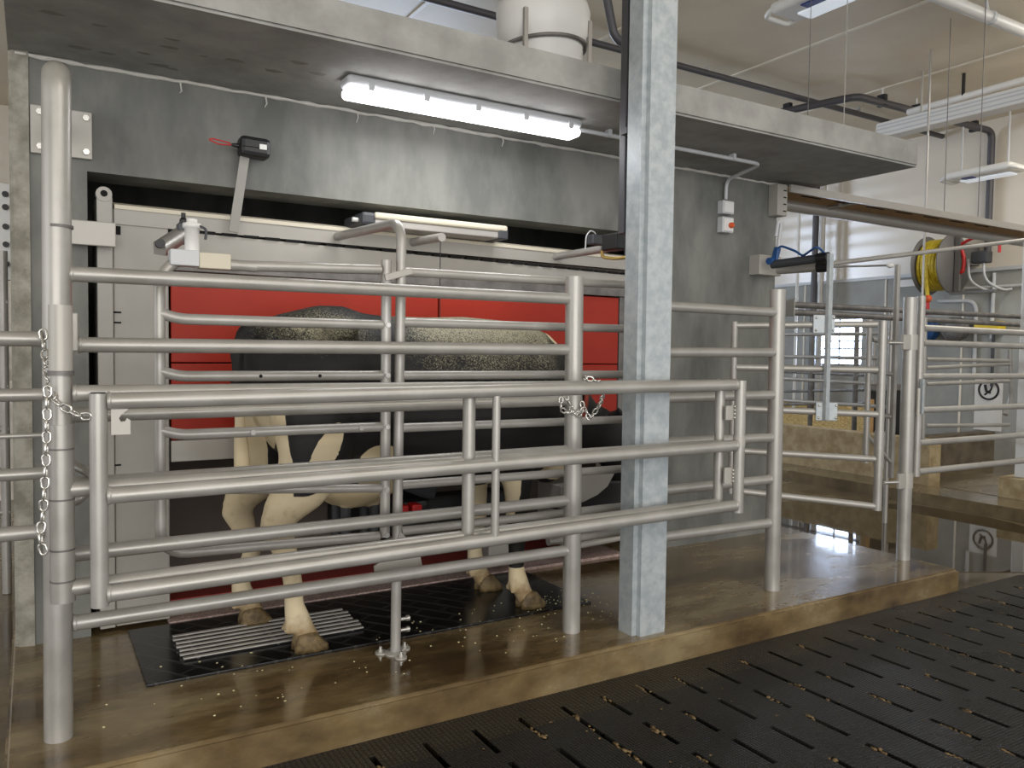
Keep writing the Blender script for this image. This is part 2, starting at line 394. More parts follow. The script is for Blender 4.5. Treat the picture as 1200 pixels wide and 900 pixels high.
for _ in range(14):
    x = random.choice((random.uniform(.0, .55), random.uniform(.1, 1.2))); y = random.uniform(3.55, 4.02); r = random.uniform(.012, .03)
    sm2.prism([(x+r*1.6*math.cos(g)*(1+.25*math.sin(3*g+x*9)), y+r*.8*math.sin(g), SZ-.0012) for g in [2*math.pi*i/16 for i in range(16)]], (0, 0, .0011))
struct(sm2.build('trim_slab_marks', mat('slab_form_marks', (126,124,116), .8)))
# foam bead where the wall meets the slab
fb = MB(); n = 90
pts = [V((-.05+4.83*i/n, WY-.004, SZ-.012+random.uniform(-.004, .003))) for i in range(n+1)]
fb.tube(pts, [.009+random.uniform(-.003, .004) for _ in pts], n=7)
for q in (.62, 1.02, 1.5, 1.95, 2.4): fb.tube([(q, WY-.006, SZ-.015), (q+.006, WY-.006, SZ-.03-random.random()*.03), (q-.004, WY-.006, SZ-.05-random.random()*.02)], [.005, .004, .002], n=6)
struct(fb.build('trim_sealant', M['foam']))
# machine room behind the opening
rm = MB()
rm.box((-.07, 6.3, 0), (4.78, 6.4, 3.0)); rm.box((-.075, WY+.25, 0), (-.03, 6.3, 2.95)); rm.box((4.66, WY+.25, 0), (4.78, 6.3, SZ)); rm.box((-.07, 4.40, 2.63), (4.78, 6.3, 2.75))
struct(rm.build('wall_back', M['concrete']))

CZ = 4.6
struct(MB().box((-9, -5, CZ), (11.5, 13.2, CZ+.1)).build('ceiling', M['ceil']))
for x in (3.2, 5.1, 7.05, 8.9):
    struct(MB().box((x-.02, 0, CZ-.012), (x+.02, 13, CZ)).build('trim_ceiling_seam', M['seam']))
struct(MB().box((11.3, -1, 2.55), (11.45, 13.2, CZ)).build('wall_right', M['lap']))
bw = MB(); bw.box((11.3, -1, GZ-.1), (11.45, 8.0, 2.55)); bw.box((11.3, 8.87, GZ-.1), (11.45, 13.2, 2.55)); bw.box((11.3, 8.0, GZ-.1), (11.45, 8.87, 1.2)); bw.box((11.3, 8.0, 1.95), (11.45, 8.87, 2.55))
struct(bw.build('wall_right', M['blockwall']))
for y in (5.05, 6.4, 7.6, 9.1):
    struct(MB().box((11.285, y-.012, GZ), (11.3, y+.012, 2.55)).build('trim_panel_joint', M['seam']))
struct(MB().box((11.27, -1, 2.53), (11.31, 13, 2.58)).build('trim_right', M['lightgrey']))
struct(MB().tube([(11.28, 4.4, 2.31), (11.28, 6.6, 2.31)], .022).build('trim_right_rail', M['lightgrey']))
# far wall with a tall daylight panel
fw = MB(); fw.box((-9, 13, GZ-.1), (3.4, 13.2, CZ)); fw.box((6.8, 13, GZ-.1), (11.5, 13.2, CZ)); fw.box((3.4, 13, GZ-.1), (6.8, 13.2, 2.0)); fw.box((3.4, 13, 4.45), (6.8, 13.2, CZ))
struct(fw.build('wall_back', M['lap']))
struct(MB().box((3.4, 13.1, 2.0), (6.8, 13.14, 4.45)).build('window_2', M['windowlight']))
wn = struct(MB().box((11.40, 8.0, 1.2), (11.42, 8.87, 1.95)).build('window_1', M['windowlight']))
wf = MB()
for z in (1.2, 1.33, 1.46, 1.58, 1.70, 1.82, 1.94): wf.box((11.33, 8.0, z-.012), (11.36, 8.87, z+.012))
for y in (8.0, 8.43, 8.86): wf.box((11.33, y-.012, 1.2), (11.35, y+.012, 1.95))
wf.build('window_slats', M['lightgrey'], wn)

# ------------------------------------------------------------------ column
cx0, cx1, cy0, cy1 = 2.433, 2.642, 2.875, 3.03
col = thing('steel_column', (2.54, 2.95, 0), 'square galvanised steel column rising from platform edge to the ceiling', 'column')
bm = bmesh.new(); bmesh.ops.create_cube(bm, size=1)
for q in bm.verts: q.co = V((cx0 if q.co.x < 0 else cx1, cy0 if q.co.y < 0 else cy1, 0 if q.co.z < 0 else CZ))
bmesh.ops.bevel(bm, geom=[e for e in bm.edges if abs(e.verts[0].co.z-e.verts[1].co.z) > 1], offset=.028, segments=6, affect='EDGES')
MB().bm(bm).build('shaft', M['galv'], col)
MB().box((cx1-.004, 3.03, 0), (cx1+.028, 3.05, 1.72)).build('flange', M['galv'], col)
rp = thing('flat_conduit', (2.55, 3.16, 1.9), 'dark grey flat conduit running up the back of the steel column', 'conduit')
qx = at(729.5, 150, 3.10).x
MB().rbox((qx, 3.075, 1.93), (qx+.06, 3.125, CZ), .006).build('channel', M['pvcdark'], rp)
MB().box((2.45, 3.03, 2.4), (qx+.05, 3.08, 2.43)).build('clip', M['pvcdark'], rp)

# ------------------------------------------------------------------ corner post with wall bracket
PY = 3.1
cp = thing('corner_post', (.07, PY, 0), 'thick round steel post at the left corner of the platform, bent over to the wall', 'post')
MB().tube([(.066, PY, 0), (.08, PY, 2.265), (.11, WY-.02, 2.30)], .0445, n=24, fil=.07).build('post', M['steel'], cp)
pl = MB().rbox((.005, WY-.022, 2.19), (.245, WY-.002, 2.40), .004).build('wall_plate', M['steelsheet'], cp)
for x, z in ((.04, 2.37), (.04, 2.22), (.22, 2.37), (.22, 2.22)): MB().lathe((x, WY-.038, z), [(.014, 0), (.014, .016)], 6, 'Y').build('bolt', M['chrome'], pl)
MB().tube([(.0805, PY, 1.742), (.0805, PY, 1.752)], .0462, n=24).build('weld_seam', M['darksteel'], cp)
MB().rbox((.10, WY-.06, 1.80), (.335, WY-.04, 1.91), .004).build('tie_plate', M['steelsheet'], cp)
MB().rbox((.105, PY-.03, 1.33), (.135, PY+.03, 1.46), .004).build('rail_bracket', M['steelsheet'], cp)
MB().rbox((.10, PY-.035, .90), (.112, PY+.05, .99), .004).build('hinge_plate', M['steelsheet'], cp)
MB().tube([(.11, 3.25, .93), (.19, 3.05, .90), (.13, 3.0, .83), (.08, 3.06, .82)], .016, fil=.06).build('bent_rod', M['steel'], cp)

# fence left of the corner post
lf = thing('left_fence', (-.8, PY, 0), 'steel rails running left from the corner post', 'fence')
for z, r in ((1.369, .025), (1.183, .022), (1.047, .008), (.919, .021), (.722, .025)):
    tubep('rail', M['steel'], lf, [(.032, PY, z), (-2.2, PY, z)], r)
MB().tube([(-2.2, PY, GZ), (-2.2, PY, 1.6)], .04).build('post', M['steel'], lf)

# ------------------------------------------------------------------ fixed fence
f1 = thing('fence_panel', (2.2, PY, 0), 'six-rail steel fence between corner post and the second post, in front of the cow', 'fence', 'fixed six-rail fence panels')
for i in range(6):
    zl = 1.592-.24*i; zr = 1.600-.2405*i
    x0 = .135 if i == 1 else .112
    tubep('rail', M['steel'], f1, [(x0, PY, zl), (2.19, PY+.005, zr)], .0265)
MB().tube([(2.222, PY, 0), (2.208, PY, 1.705)], .043, n=24).build('post', M['steel'], f1)
f2 = thing('fence_panel', (3.6, PY, 0), 'short six-rail steel fence right of the galvanised column with its own end post', 'fence', 'fixed six-rail fence panels')
for zl, zr in ((1.591, 1.587), (1.353, 1.360), (1.115, 1.12), (.888, .878), (.635, .639), (.393, .389)):
    tubep('rail', M['steel'], f2, [(2.70, PY+.02, zl), (3.59, PY, zr)], .0265)
MB().tube([(3.632, PY, 0), (3.615, PY, 1.715)], .043, n=24).build('post', M['steel'], f2)
MB().rbox((2.695, PY-.01, .28), (2.735, PY+.055, 1.73), .004).build('end_bar', M['steel'], f2)

# ------------------------------------------------------------------ telescopic swing gate, two leaves
g1 = thing('gate_leaf', (.075, 2.88, .5), 'inner leaf of the long steel swing gate, hinged on the corner post', 'gate', 'leaves of the long swing gate')
def gl(px, py, t): return at(px, py, 2.88 + (2.795-2.88)*t)
for (xa, ya, xb, yb) in ((85, 461, 843, 451), (78, 573.5, 841, 521.5), (75, 690, 840, 590)):
    tubep('rail', M['steel'], g1, [gl(xa, ya, 0), gl(xb, yb, 1)], .0265)
h = g1
MB().tube([(.078, 2.88, .535), (.077, 2.88, 1.10)], .036, n=20).build('hinge_tube', M['steel'], g1)
MB().tube([(.078, 2.88, 1.10), (.078, 2.88, 1.255)], .0305, n=20).build('hinge_pin', M['steel'], g1)
MB().tube([(.078, 2.88, 1.27), (.079, 2.88, 1.475)], .034, n=20).build('hinge_cap', M['steelsheet'], g1)
MB().tube([(.078, 2.88, 1.255), (.078, 2.88, 1.27)], .038, n=20).build('collar', M['darksteel'], g1)
for z in (.60, .70, .86, 1.02): MB().tube([(.0775, 2.88, z), (.0775, 2.88, z+.006)], .0368, n=20).build('weld_seam', M['darksteel'], g1)
for z in (.66, 1.36): MB().box((.055, 2.90, z-.03), (.095, 3.065, z+.03)).build('hinge_arm', M['steelsheet'], g1)
pm = at(550, 460, 2.825); pb = at(549, 628, 2.825)
tubep('brace', M['steel'], g1, [(pm.x, 2.825, 1.185), (pm.x, 2.825, .60)], .026)
pe = at(843, 500, 2.795)
tubep('end_tube', M['steel'], g1, [(pe.x, 2.795, .595), (pe.x, 2.795, 1.222)], .024)
g2 = thing('gate_leaf', (2.95, 2.735, .55), 'outer leaf of the long steel swing gate, nearest the viewer', 'gate', 'leaves of the long swing gate')
def go(px, py, t): return at(px, py, 2.79 + (2.725-2.79)*t)
for (xa, ya, xb, yb) in ((125, 470, 862, 451), (125, 581, 862, 522), (125, 696, 862, 592)):
    tubep('rail', M['steel'], g2, [go(xa, ya, 0), go(xb, yb, 1)], .027)
a = at(115, 461, 2.79); b = at(115, 711, 2.79)
tubep('end_tube', M['steel'], g2, [(a.x, 2.79, a.z), (a.x, 2.79, b.z)], .0265, n=18)
MB().lathe((a.x, 2.79, a.z), [(.022, 0), (.022, .003)], 16).build('plug', M['black'], g2)
a = at(582, 461, 2.75); tubep('brace', M['steel'], g2, [(a.x, 2.75, 1.17), (a.x, 2.75, .60)], .0165)
a = at(868, 446, 2.725); b = at(866, 600, 2.725)
tubep('hinge_tube', M['steel'], g2, [(a.x, 2.725, b.z), (a.x, 2.725, a.z)], .0275, n=18)
MB().tube([(a.x, 2.725, .905), (a.x, 2.725, .955)], .029, n=18).build('collar', M['steelsheet'], g2)
for z0, z1 in ((1.03, 1.10), (.72, .80)):
    p = MB().rbox((a.x-.075, 2.74, z0), (a.x-.02, 2.752, z1), .003).build('hinge_plate', M['steelsheet'], g2)
    for k in range(4): MB().ball((a.x-.024, 2.735, z0+.012+k*.018), .007).build('weld_bead', M['chrome'], p)
lx = at(130, 490, 2.79).x
MB().prism([(lx, 2.784, 1.07), (lx+.055, 2.784, 1.07), (lx+.055, 2.784, 1.115), (lx+.045, 2.784, 1.122), (lx+.04, 2.784, 1.112), (lx+.028, 2.784, 1.110), (lx+.022, 2.784, 1.122), (lx+.03, 2.784, 1.135), (lx+.05, 2.784, 1.15), (lx+.045, 2.784, 1.157), (lx, 2.784, 1.157)], (0, .01, 0)).build('latch_plate', M['steelsheet'], g2)

# ------------------------------------------------------------------ chains
def chain(name, pts, link, r, label):
    pts = [V(p) for p in pts]; m = MB(); L = [(pts[i+1]-pts[i]).length for i in range(len(pts)-1)]; tot = sum(L); n = max(2, int(tot/(link*.78)))
    def pos(d):
        for i, l in enumerate(L):
            if d <= l or i == len(L)-1: return pts[i].lerp(pts[i+1], d/l)
            d -= l
    for k in range(n):
        a = pos(tot*k/n); b = pos(tot*(k+1)/n); t = (b-a).normalized(); c = (a+b)/2
        u = t.cross(V((.3, 1, .2))).normalized(); 
        if k % 2: u = t.cross(u).normalized()
        hl = link*.5-r; hw = link*.26
        loop = []
        for q in range(12):
            g = 2*math.pi*q/12; loop.append(c + t*(math.cos(g)*hw + (hl-hw)*(1 if math.cos(g) > 0 else -1)) + u*math.sin(g)*hw)
        m.tube(loop, r, n=6, closed=True)
    return tag(m.build(name, M['chrome']), label, 'chain', 'steel chains')
cpts = [at(50, 386, 3.03), at(52, 410, 3.02), at(56, 440, 2.95), at(63, 470, 2.83), at(80, 480, 2.815), at(97, 489, 2.79), at(107, 488, 2.775)]
chain('chain', cpts, .043, .004, 'chain hooked from corner post to the end tube of the outer gate leaf')
chain('chain', [at(56, 452, 2.835), at(55, 500, 2.83), at(54, 545, 2.83), at(52, 580, 2.83), at(50, 610, 2.84), at(46, 628, 2.84), at(52, 650, 2.84)], .043, .004, 'loose chain hanging down the side of the corner post')
ring = [at(x, y, yy) for x, y, yy in ((690, 492, 3.02), (703, 475, 2.98), (708, 458, 2.86), (700, 446, 2.78), (687, 443, 2.80), (684, 449, 2.90), (688, 470, 3.0))]
chain('chain', [at(658, 465, 3.03), at(656, 478, 3.03), at(664, 484, 3.03), at(676, 483, 3.03)] + [at(686, 478, 3.03)] + ring[:4] + ring[4:6], .038, .004, 'chain looped around the second fence post and the gate rail')
chain('chain', [at(662, 462, 3.04), at(668, 474, 3.035), at(674, 488, 3.035), at(683, 484, 3.04), at(682, 470, 3.05)], .038, .004, 'bunched chain end knotted on the second fence post')

# ------------------------------------------------------------------ stall gates beside the cow
SY = 3.25
s1 = thing('stall_gate', (.41, SY, .5), 'left stall gate with rounded corner, behind the fence near the cow rump', 'gate', 'stall gates beside the cow')
def bar(name, par, pts, r=.02, fil=0, m='steelthin', **k): return MB().tube(pts, r, fil=fil, **k).build(name, M[m], par)
xl = .412
bar('frame', s1, [at(300, 313, SY), at(205, 304, SY), V((xl, SY, 1.60)), V((xl, SY, .56)), V((1.29, SY, .535))], .021, .10)
for zz in (1.455, 1.237, 1.014):
    bar('rail', s1, [(xl, SY, zz+.02), (xl+.07, SY, zz), (1.30, SY, zz)], .021, .05)
bar('rail', s1, [at(268, 311, SY), at(446, 316, SY)], .021)
bar('end_tube', s1, [(1.318, SY, .53), (1.318, SY, 1.735)], .0225)
MB().rbox((at(198, 303, SY).x, SY-.035, 1.655), (at(232, 303, SY).x, SY+.03, 1.715), .004).build('sleeve', M['lightgrey'], s1)
MB().rbox((at(232, 303, SY).x, SY-.03, 1.65), (at(269, 303, SY).x, SY+.025, 1.71), .004).build('bracket', M['cream'], s1)
for x in (1.02, .78): MB().lathe((x, SY-.0225, 1.237), [(.007, 0), (.007, .004)], 10, 'Y').build('hole', M['gap'], s1)
for x in (.75, 1.2): MB().lathe((x, SY-.026, 1.014), [(.011, 0), (.011, .008)], 10, 'Y').build('bolt', M['steelthin'], s1)
for zz in (1.455, 1.237, 1.014, .74, .54): MB().lathe((1.318, SY-.028, zz), [(.012, 0), (.012, .01)], 6, 'Y').build('bolt', M['chrome'], s1)
bar('rail', s1, [(xl+.1, SY, .80), (1.30, SY, .745)], .019)
s2 = thing('stall_gate', (1.39, SY, .5), 'right stall gate with six rails beside the cow front half', 'gate', 'stall gates beside the cow')
for za, zb in ((1.690, 1.700), (1.469, 1.473), (1.236, 1.235), (1.005, 1.0), (.752, .741), (.545, .543)):
    bar('rail', s2, [(1.395, SY, za), (2.75, SY, zb)], .0205)
bar('end_tube', s2, [(2.76, SY, .46), (2.76, SY, 1.72)], .0215)
bar('rail', s2, [(2.2, SY+.03, .40), (2.75, SY+.03, .40)], .02)
sp = thing('stall_post', (1.371, SY+.02, 0), 'slim bolted stall post whose top bends back over the cow to the robot', 'post')
bar('post', sp, [(1.372, SY, .006), (1.388, SY, 1.905), (1.40, 4.16, 1.948)], .0225, .11, 'steelthin', seg=10)
bpm = MB().lathe((1.372, SY, 0), [(.048, 0), (.048, .008), (.03, .012)], 24)
for g in (.5, 2.6, 4.7): bpm.lathe((1.372+.062*math.cos(g), SY+.062*math.sin(g), 0), [(.028, 0), (.028, .007)], 18)
bpm.build('base_plate', M['steelsheet'], sp)
for g in (.5, 2.6, 4.7): MB().lathe((1.372+.066*math.cos(g), SY+.066*math.sin(g), .007), [(.013, 0), (.013, .012), (.007, .013), (.007, .024)], 6).build('anchor_bolt', M['chrome'], sp)
MB().rbox((1.30, SY-.03, 1.66), (1.43, SY+.03, 1.69), .004, Matrix.Rotation(-.3, 3, 'Y')).build('hinge_clamp', M['steelsheet'], sp)
MB().prism([(1.27, SY-.028, .33), (1.50, SY-.028, .33), (1.47, SY-.028, .46), (1.38, SY-.028, .55), (1.34, SY-.028, .46), (1.26, SY-.028, .41)], (0, .012, 0)).build('foot_gusset', M['steelsheet'], sp)
for x, z in ((1.30, .37), (1.35, .38)): MB().lathe((x, SY-.032, z), [(.008, 0), (.008, .006)], 8, 'Y').build('hole', M['gap'], sp)
for z in (.10, .15): MB().lathe((1.395, SY, z), [(.009, 0), (.009, .03), (.014, .03), (.014, .042)], 8, 'X').build('bolt', M['chrome'], sp)

# ------------------------------------------------------------------ milking robot
rb = thing('milking_robot', (1.9, 4.5, 0), 'milking robot with red panels and grey housing set in the wall opening', 'milking robot')
RY = 4.15
MB().rbox((.33, RY, .02), (.568, RY+.35, 1.99), .006).build('side_panel', M['robot'], rb)
ed = MB(); ed.rbox((.262, RY-.012, .02), (.328, RY+.30, 2.035), .005); ed.rbox((.262, RY-.016, 1.86), (.325, RY-.01, 2.05), .003)
edge = ed.build('edge_strip', M['robot'], rb)
MB().lathe((.292, RY-.02, 2.045), [(.034, 0), (.034, .05)], 20, 'Y').build('lifting_lug', M['robot'], edge)
MB().lathe((.292, RY-.022, 2.048), [(.015, 0), (.015, .003)], 14, 'Y').build('lug_hole', M['gap'], edge)
for px, py, ww, hh in ((138, 270, .012, .02), (137, 366, .018, .004), (137, 378, .018, .004), (137, 545, .018, .004)):
    p = at(px, py, RY); MB().box((p.x-ww, RY-.003, p.z-hh), (p.x+ww, RY+.002, p.z+hh)).build('slot', M['gap'], rb)
hd = MB()
hd.prism([(.335, RY-.01, 1.915), (.335, RY-.01, 1.995), (.335, RY+.10, 2.02), (.335, RY+.4, 2.02), (.335, RY+.4, 1.915)], (3.09, 0, -.02))
hd.build('top_cover', M['robot'], rb)
MB().prism([(.335, RY-.016, 1.985), (.335, RY-.014, 2.004), (.335, RY+.1, 2.03), (.335, RY+.4, 2.03), (.335, RY+.4, 2.018), (.335, RY+.1, 2.016)], (3.09, 0, -.025)).build('cap_strip', M['cream'], rb)
MB().prism([(.58, RY-.004, 1.905), (.58, RY-.014, 1.765), (.58, RY+.1, 1.765), (.58, RY+.1, 1.905)], (2.845, 0, -.045)).build('flap', M['robot'], rb)
sl = MB(); k = 0; x = .60
while x < 3.38:
    zz = 1.912-.045*(x-.58)/2.845; sl.box((x, RY-.016, zz-.006), (x+.075, RY+.02, zz+.006)); x += .105
sl.build('hinge_slot', M['gap'], rb)
MB().rbox((.575, RY-.022, 1.715), (3.43, RY+.10, 1.765), .003).build('grey_band', M['darksteel'], rb)
rdp = MB()
for x0, x1 in ((.578, 2.0), (2.008, 3.315)):
    for z0, z1 in ((.897, 1.268), (1.274, 1.708)): rdp.rbox((x0, RY, z0), (x1, RY+.04, z1), .004)
rdp.build('red_panel', M['red'], rb)
MB().rbox((3.32, RY-.008, .79), (3.43, RY+.30, 1.715), .004).build('end_frame', M['darksteel'], rb)
MB().rbox((.575, RY-.012, .79), (3.32, RY+.05, .893), .004).build('lower_strip', M['steelsheet'], rb)
cav = MB(); cav.box((.556, 4.80, .0), (3.43, 4.86, 1.9)); cav.box((.5, RY+.35, 0), (.556, 5.0, 1.9)); cav.box((3.38, RY+.3, .0), (3.43, 5.0, 1.9)); cav.box((.556, RY+.06, 1.86), (3.43, 5.0, 1.9))
cav.build('inner_housing', M['dark'], rb)
# lower front skirt right of the open bay
MB().rbox((2.86, RY-.03, .12), (3.42, RY+.25, .50), .008).build('base_cover', M['steelsheet'], rb)
MB().rbox((2.35, RY-.005, .04), (2.5, RY+.2, .30), .006).build('base_foot', M['steelsheet'], rb)
tubep('front_pipe', M['steelsheet'], rb, [(2.3, RY-.06, .09), (3.42, RY-.06, .13)], .02)
MB().tube([(2.75, RY-.05, .38), (2.9, RY-.05, .345), (3.1, RY-.05, .355), (3.3, RY-.05, .40)], .006).build('cable', M['black'], rb)
tubep('pipe_stub', M['steelthin'], rb, [(1.835, RY-.005, 1.952), (1.83, 3.757, 1.935)], .0225)
MB().tube([(1.83, 3.775, 1.915), (1.83, 3.775, 1.42)], .0025, n=6).build('wire', M['black'], rb)
tubep('pipe_stub', M['steelthin'], rb, [(2.80, RY-.005, 1.94), (2.80, 3.56, 1.938)], .0225)
# dark milking arm reaching under the cow
arm = MB()
arm.rbox((1.35, 4.02, .36), (2.45, 4.16, .53), .02); arm.rbox((1.50, 3.62, .42), (1.72, 4.05, .60), .03); arm.tube([(1.42, 3.75, .50), (1.62, 3.72, .46), (1.8, 3.9, .45)], .035, fil=.1)
ar = arm.build('milking_arm', M['black'], rb)
for (dx, dy) in ((-.07, -.07), (.07, -.07), (-.07, .06), (.07, .06)):
    xx = 1.33+dx; yy = 3.66+dy
    tubep('teat_cup', M['darkgrey'], ar, [(xx, yy, .43), (xx, yy, .50), (xx, yy, .605)], [.021, .024, .026], n=12)
    tubep('milk_tube', M['black'], ar, [(xx, yy, .44), (xx+.02, yy+.02, .37), (1.48, yy+.08, .40), (1.58, yy+.12, .48)], .009, n=8, fil=.05)
for x in (1.50, 1.57): MB().rbox((x, 3.52, .52), (x+.055, 3.60, .60), .012).build('red_valve', M['redp'], ar)
MB().rbox((1.62, 3.98, .55), (1.95, 4.10, .80), .02, Matrix.Rotation(.25, 3, 'Y')).build('arm_block', M['darkgrey'], ar)
tag(MB().rbox((.58, RY+.30, .0), (3.36, 4.79, .022), .004).build('rubber_mat', M['redmat']), 'dark red perforated floor mat inside the robot bay', 'mat')
struct(MB().box((.56, 4.105, 0), (3.36, RY+.295, .018)).build('trim_bay_kerb', M['pink']))

# scanner box on top of the robot
sc = thing('scanner_unit', (1.95, 4.12, 2.0), 'long flat cream-lidded box lying on top of the milking robot', 'scanner')
xa, xb = 1.50, 2.36
MB().rbox((xa+.05, 3.98, 2.035), (xb, 4.30, 2.07), .01).build('lid', M['cream'], sc)
MB().rbox((xa+.05, 3.99, 1.995), (xb-.01, 4.29, 2.036), .006).build('body', M['alu'], sc)
MB().rbox((xb-.06, 3.982, 1.992), (xb+.004, 4.29, 2.05), .006).build('end_cap', M['darkgrey'], sc)
MB().rbox((xa-.02, 3.985, 1.998), (xa+.06, 4.28, 2.068), .018).build('end_cap', M['darkgrey'], sc)
MB().lathe((xa-.05, 4.05, 2.03), [(.012, 0), (.012, .04)], 10, 'X').build('cable_gland', M['white'], sc)
# camera sensor on a stalk
cs = thing('camera_sensor', (.87, 4.04, 1.92), 'black camera box on a flat steel stalk above the robot', 'camera')
MB().box((-.022, -.006, 0), (.022, .006, .37), None).build('stalk', M['stalk'], None)
st = bpy.data.objects['stalk']; st.parent = cs; st.location = (-.025, 0, -.01); st.rotation_euler = (0, .145, 0)
hbx = MB().rbox((.868, 3.98, 2.275), (1.012, 4.08, 2.37), .02, Matrix.Rotation(.03, 3, 'Y')).build('housing', M['black'], cs)
MB().rbox((.955, 3.976, 2.31), (.99, 3.981, 2.335), .001).build('sticker', M['white'], hbx)
MB().rbox((.875, 3.977, 2.315), (1.0, 3.9805, 2.318), .001).build('groove', M['gap'], hbx)
MB().tube([(.87, 4.03, 2.325), (.835, 4.03, 2.325)], [.012, .007]).build('cable_boot', M['black'], cs)
MB().tube([(.84, 4.03, 2.325), (.78, 4.03, 2.318), (.73, 4.03, 2.335), (.75, 4.03, 2.342), (.83, 4.03, 2.332)], .0035, fil=.02, n=8).build('red_cable', M['redp'], cs)
# actuator at the upper left stall corner
ac = thing('gate_actuator', (.5, 3.6, 1.8), 'short pneumatic actuator block with a white tube at the left stall gate corner', 'actuator')
pA = at(187, 292, 3.45); pB = at(213, 275, 3.6)
MB().tube([pA, pB], .035, n=4).build('cylinder', M['alu'], ac)
MB().lathe(pA+V((0, -.03, .02)), [(.018, 0), (.018, .03)], 12, 'Y').build('end_port', M['black'], ac)
pC = at(215, 272, 3.6); MB().rbox(pC-V((.025, .03, .05)), pC+V((.025, .03, .035)), .006).build('valve', M['darkgrey'], ac)
MB().lathe(pC+V((0, 0, .03)), [(.016, 0), (.016, .02), (.009, .03), (.009, .05)], 10).build('knob', M['black'], ac)
pD = at(225, 282, 3.25); MB().lathe((pD.x, SY, 1.71), [(.027, 0), (.027, .09), (.034, .092), (.034, .108), (.02, .112), (.02, .125)], 18).build('standpipe', M['white'], ac)
MB().tube([(pD.x+.02, SY-.02, 1.81), (pD.x+.05, SY-.02, 1.80), (pD.x+.045, SY-.02, 1.76)], .005, fil=.02).build('hook', M['darkgrey'], ac)
# latch at the column
la = thing('gate_latch', (2.66, 3.12, 1.9), 'black latch with a bent brass lever on the back of the steel column', 'latch')
qx, qy = 2.60, 3.15
p0 = at(744, 289, 3.06); p1 = at(718, 290, 3.5)
MB().rbox(p0-V((.045, .02, .05)), p0+V((.03, .03, .045)), .006).build('body', M['black'], la)
MB().rbox(p0+V((.03, -.02, -.045)), p0+V((.055, .02, .045)), .003).build('side_plate', M['steelsheet'], la)
MB().lathe(p0+V((-.012, -.03, .008)), [(.022, 0), (.022, .01)], 16, 'Y').build('brass_disc', M['brass'], la)
c = p0+V((-.012, -.03, .0)); MB().tube([c, c+V((-.03, .0, -.055)), c+V((-.07, .08, -.06)), c+V((-.10, .14, -.05)), c+V((-.10, .15, -.02))], .008, fil=.02).build('lever', M['brass'], la)
pq = at(722, 284, 3.35); MB().rbox(pq-V((.035, .05, .04)), pq+V((.05, .08, .045)), .006).build('bolt_housing', M['black'], la)
pv = at(700, 282, 3.62); vl = thing('valve_block', pv, 'small grey valve block with a looped wire on the pipe stub by the column', 'valve')
MB().rbox(pv-V((.05, .03, .025)), pv+V((.045, .03, .03)), .006).build('body', M['darkgrey'], vl)
MB().tube([at(686, 292, 3.62), at(687, 276, 3.62), at(692, 270, 3.62), at(697, 272, 3.62), at(700, 280, 3.62)], .004, n=8, fil=.02).build('wire_loop', M['lightgrey'], vl)

# mats and drain grate under the cow
sm_ = MB().rbox((.376, 3.392, 0), (2.56, 4.10, .012), .003).build('rubber_mat', M['mat']); tag(sm_, 'black grooved rubber mat on the platform under the cow', 'mat')
gt = thing('drain_grate', (.95, 3.72, .012), 'pale steel bar grate lying on the black mat under the hind hooves', 'grate')
gm = MB().box((.55, 3.565, .0125), (1.34, 3.895, .0145)).build('gap_shade_sheet', M['gap'], gt)  # black sheet standing in for the shade between the grate bars
for i in range(7):
    y = 3.58+.05*i; MB().rbox((.54-.006*(i % 2), y-.011, .018), (1.345+.006*(i % 3), y+.011, .026), .003).build('bar', M['steelthin'], gt)
for x in (.60, .94, 1.29): MB().box((x-.006, 3.57, .0148), (x+.006, 3.89, .0178)).build('cross_bar', M['darksteel'], gt)
sd = MB()
for _ in range(170):
    x = random.choice((random.gauss(2.45, .12), random.uniform(.2, 2.4))); y = random.gauss(3.42, .12) if x > 2.3 else random.uniform(3.0, 3.6)
    if y < 2.9: continue
    onmat = .376 < x < 2.56 and y > 3.392
    sd.ball((x, y, (.013 if onmat else .001)), random.uniform(.002, .0045), (1.2, 1, .6))
tag(sd.build('sawdust', M['foamdot']), 'scattered pale sawdust crumbs on the wet platform', 'sawdust', kind='stuff')

# feed trough
tr = thing('feed_trough', (2.9, 3.72, .35), 'dark grey feed trough at the cow head, mostly behind the column', 'trough')
MB().lathe((2.93, 3.74, .34), [(.08, 0), (.15, .04), (.22, .14), (.26, .27), (.265, .285), (.245, .285), (.21, .14), (.14, .06), (0, .045)], 30).build('bowl', M['trough'], tr)
lp_ = [at(x, y, 3.462) for x, y in ((676, 556), (721, 553), (712, 570), (700, 580), (684, 588), (672, 592))]
MB().prism(lp_, (0, .008, 0)).build('splash_plate', M['steelsheet'], tr)
MB().rbox((3.10, 3.70, .36), (3.20, 4.12, .50), .01).build('bracket', M['darkgrey'], tr)

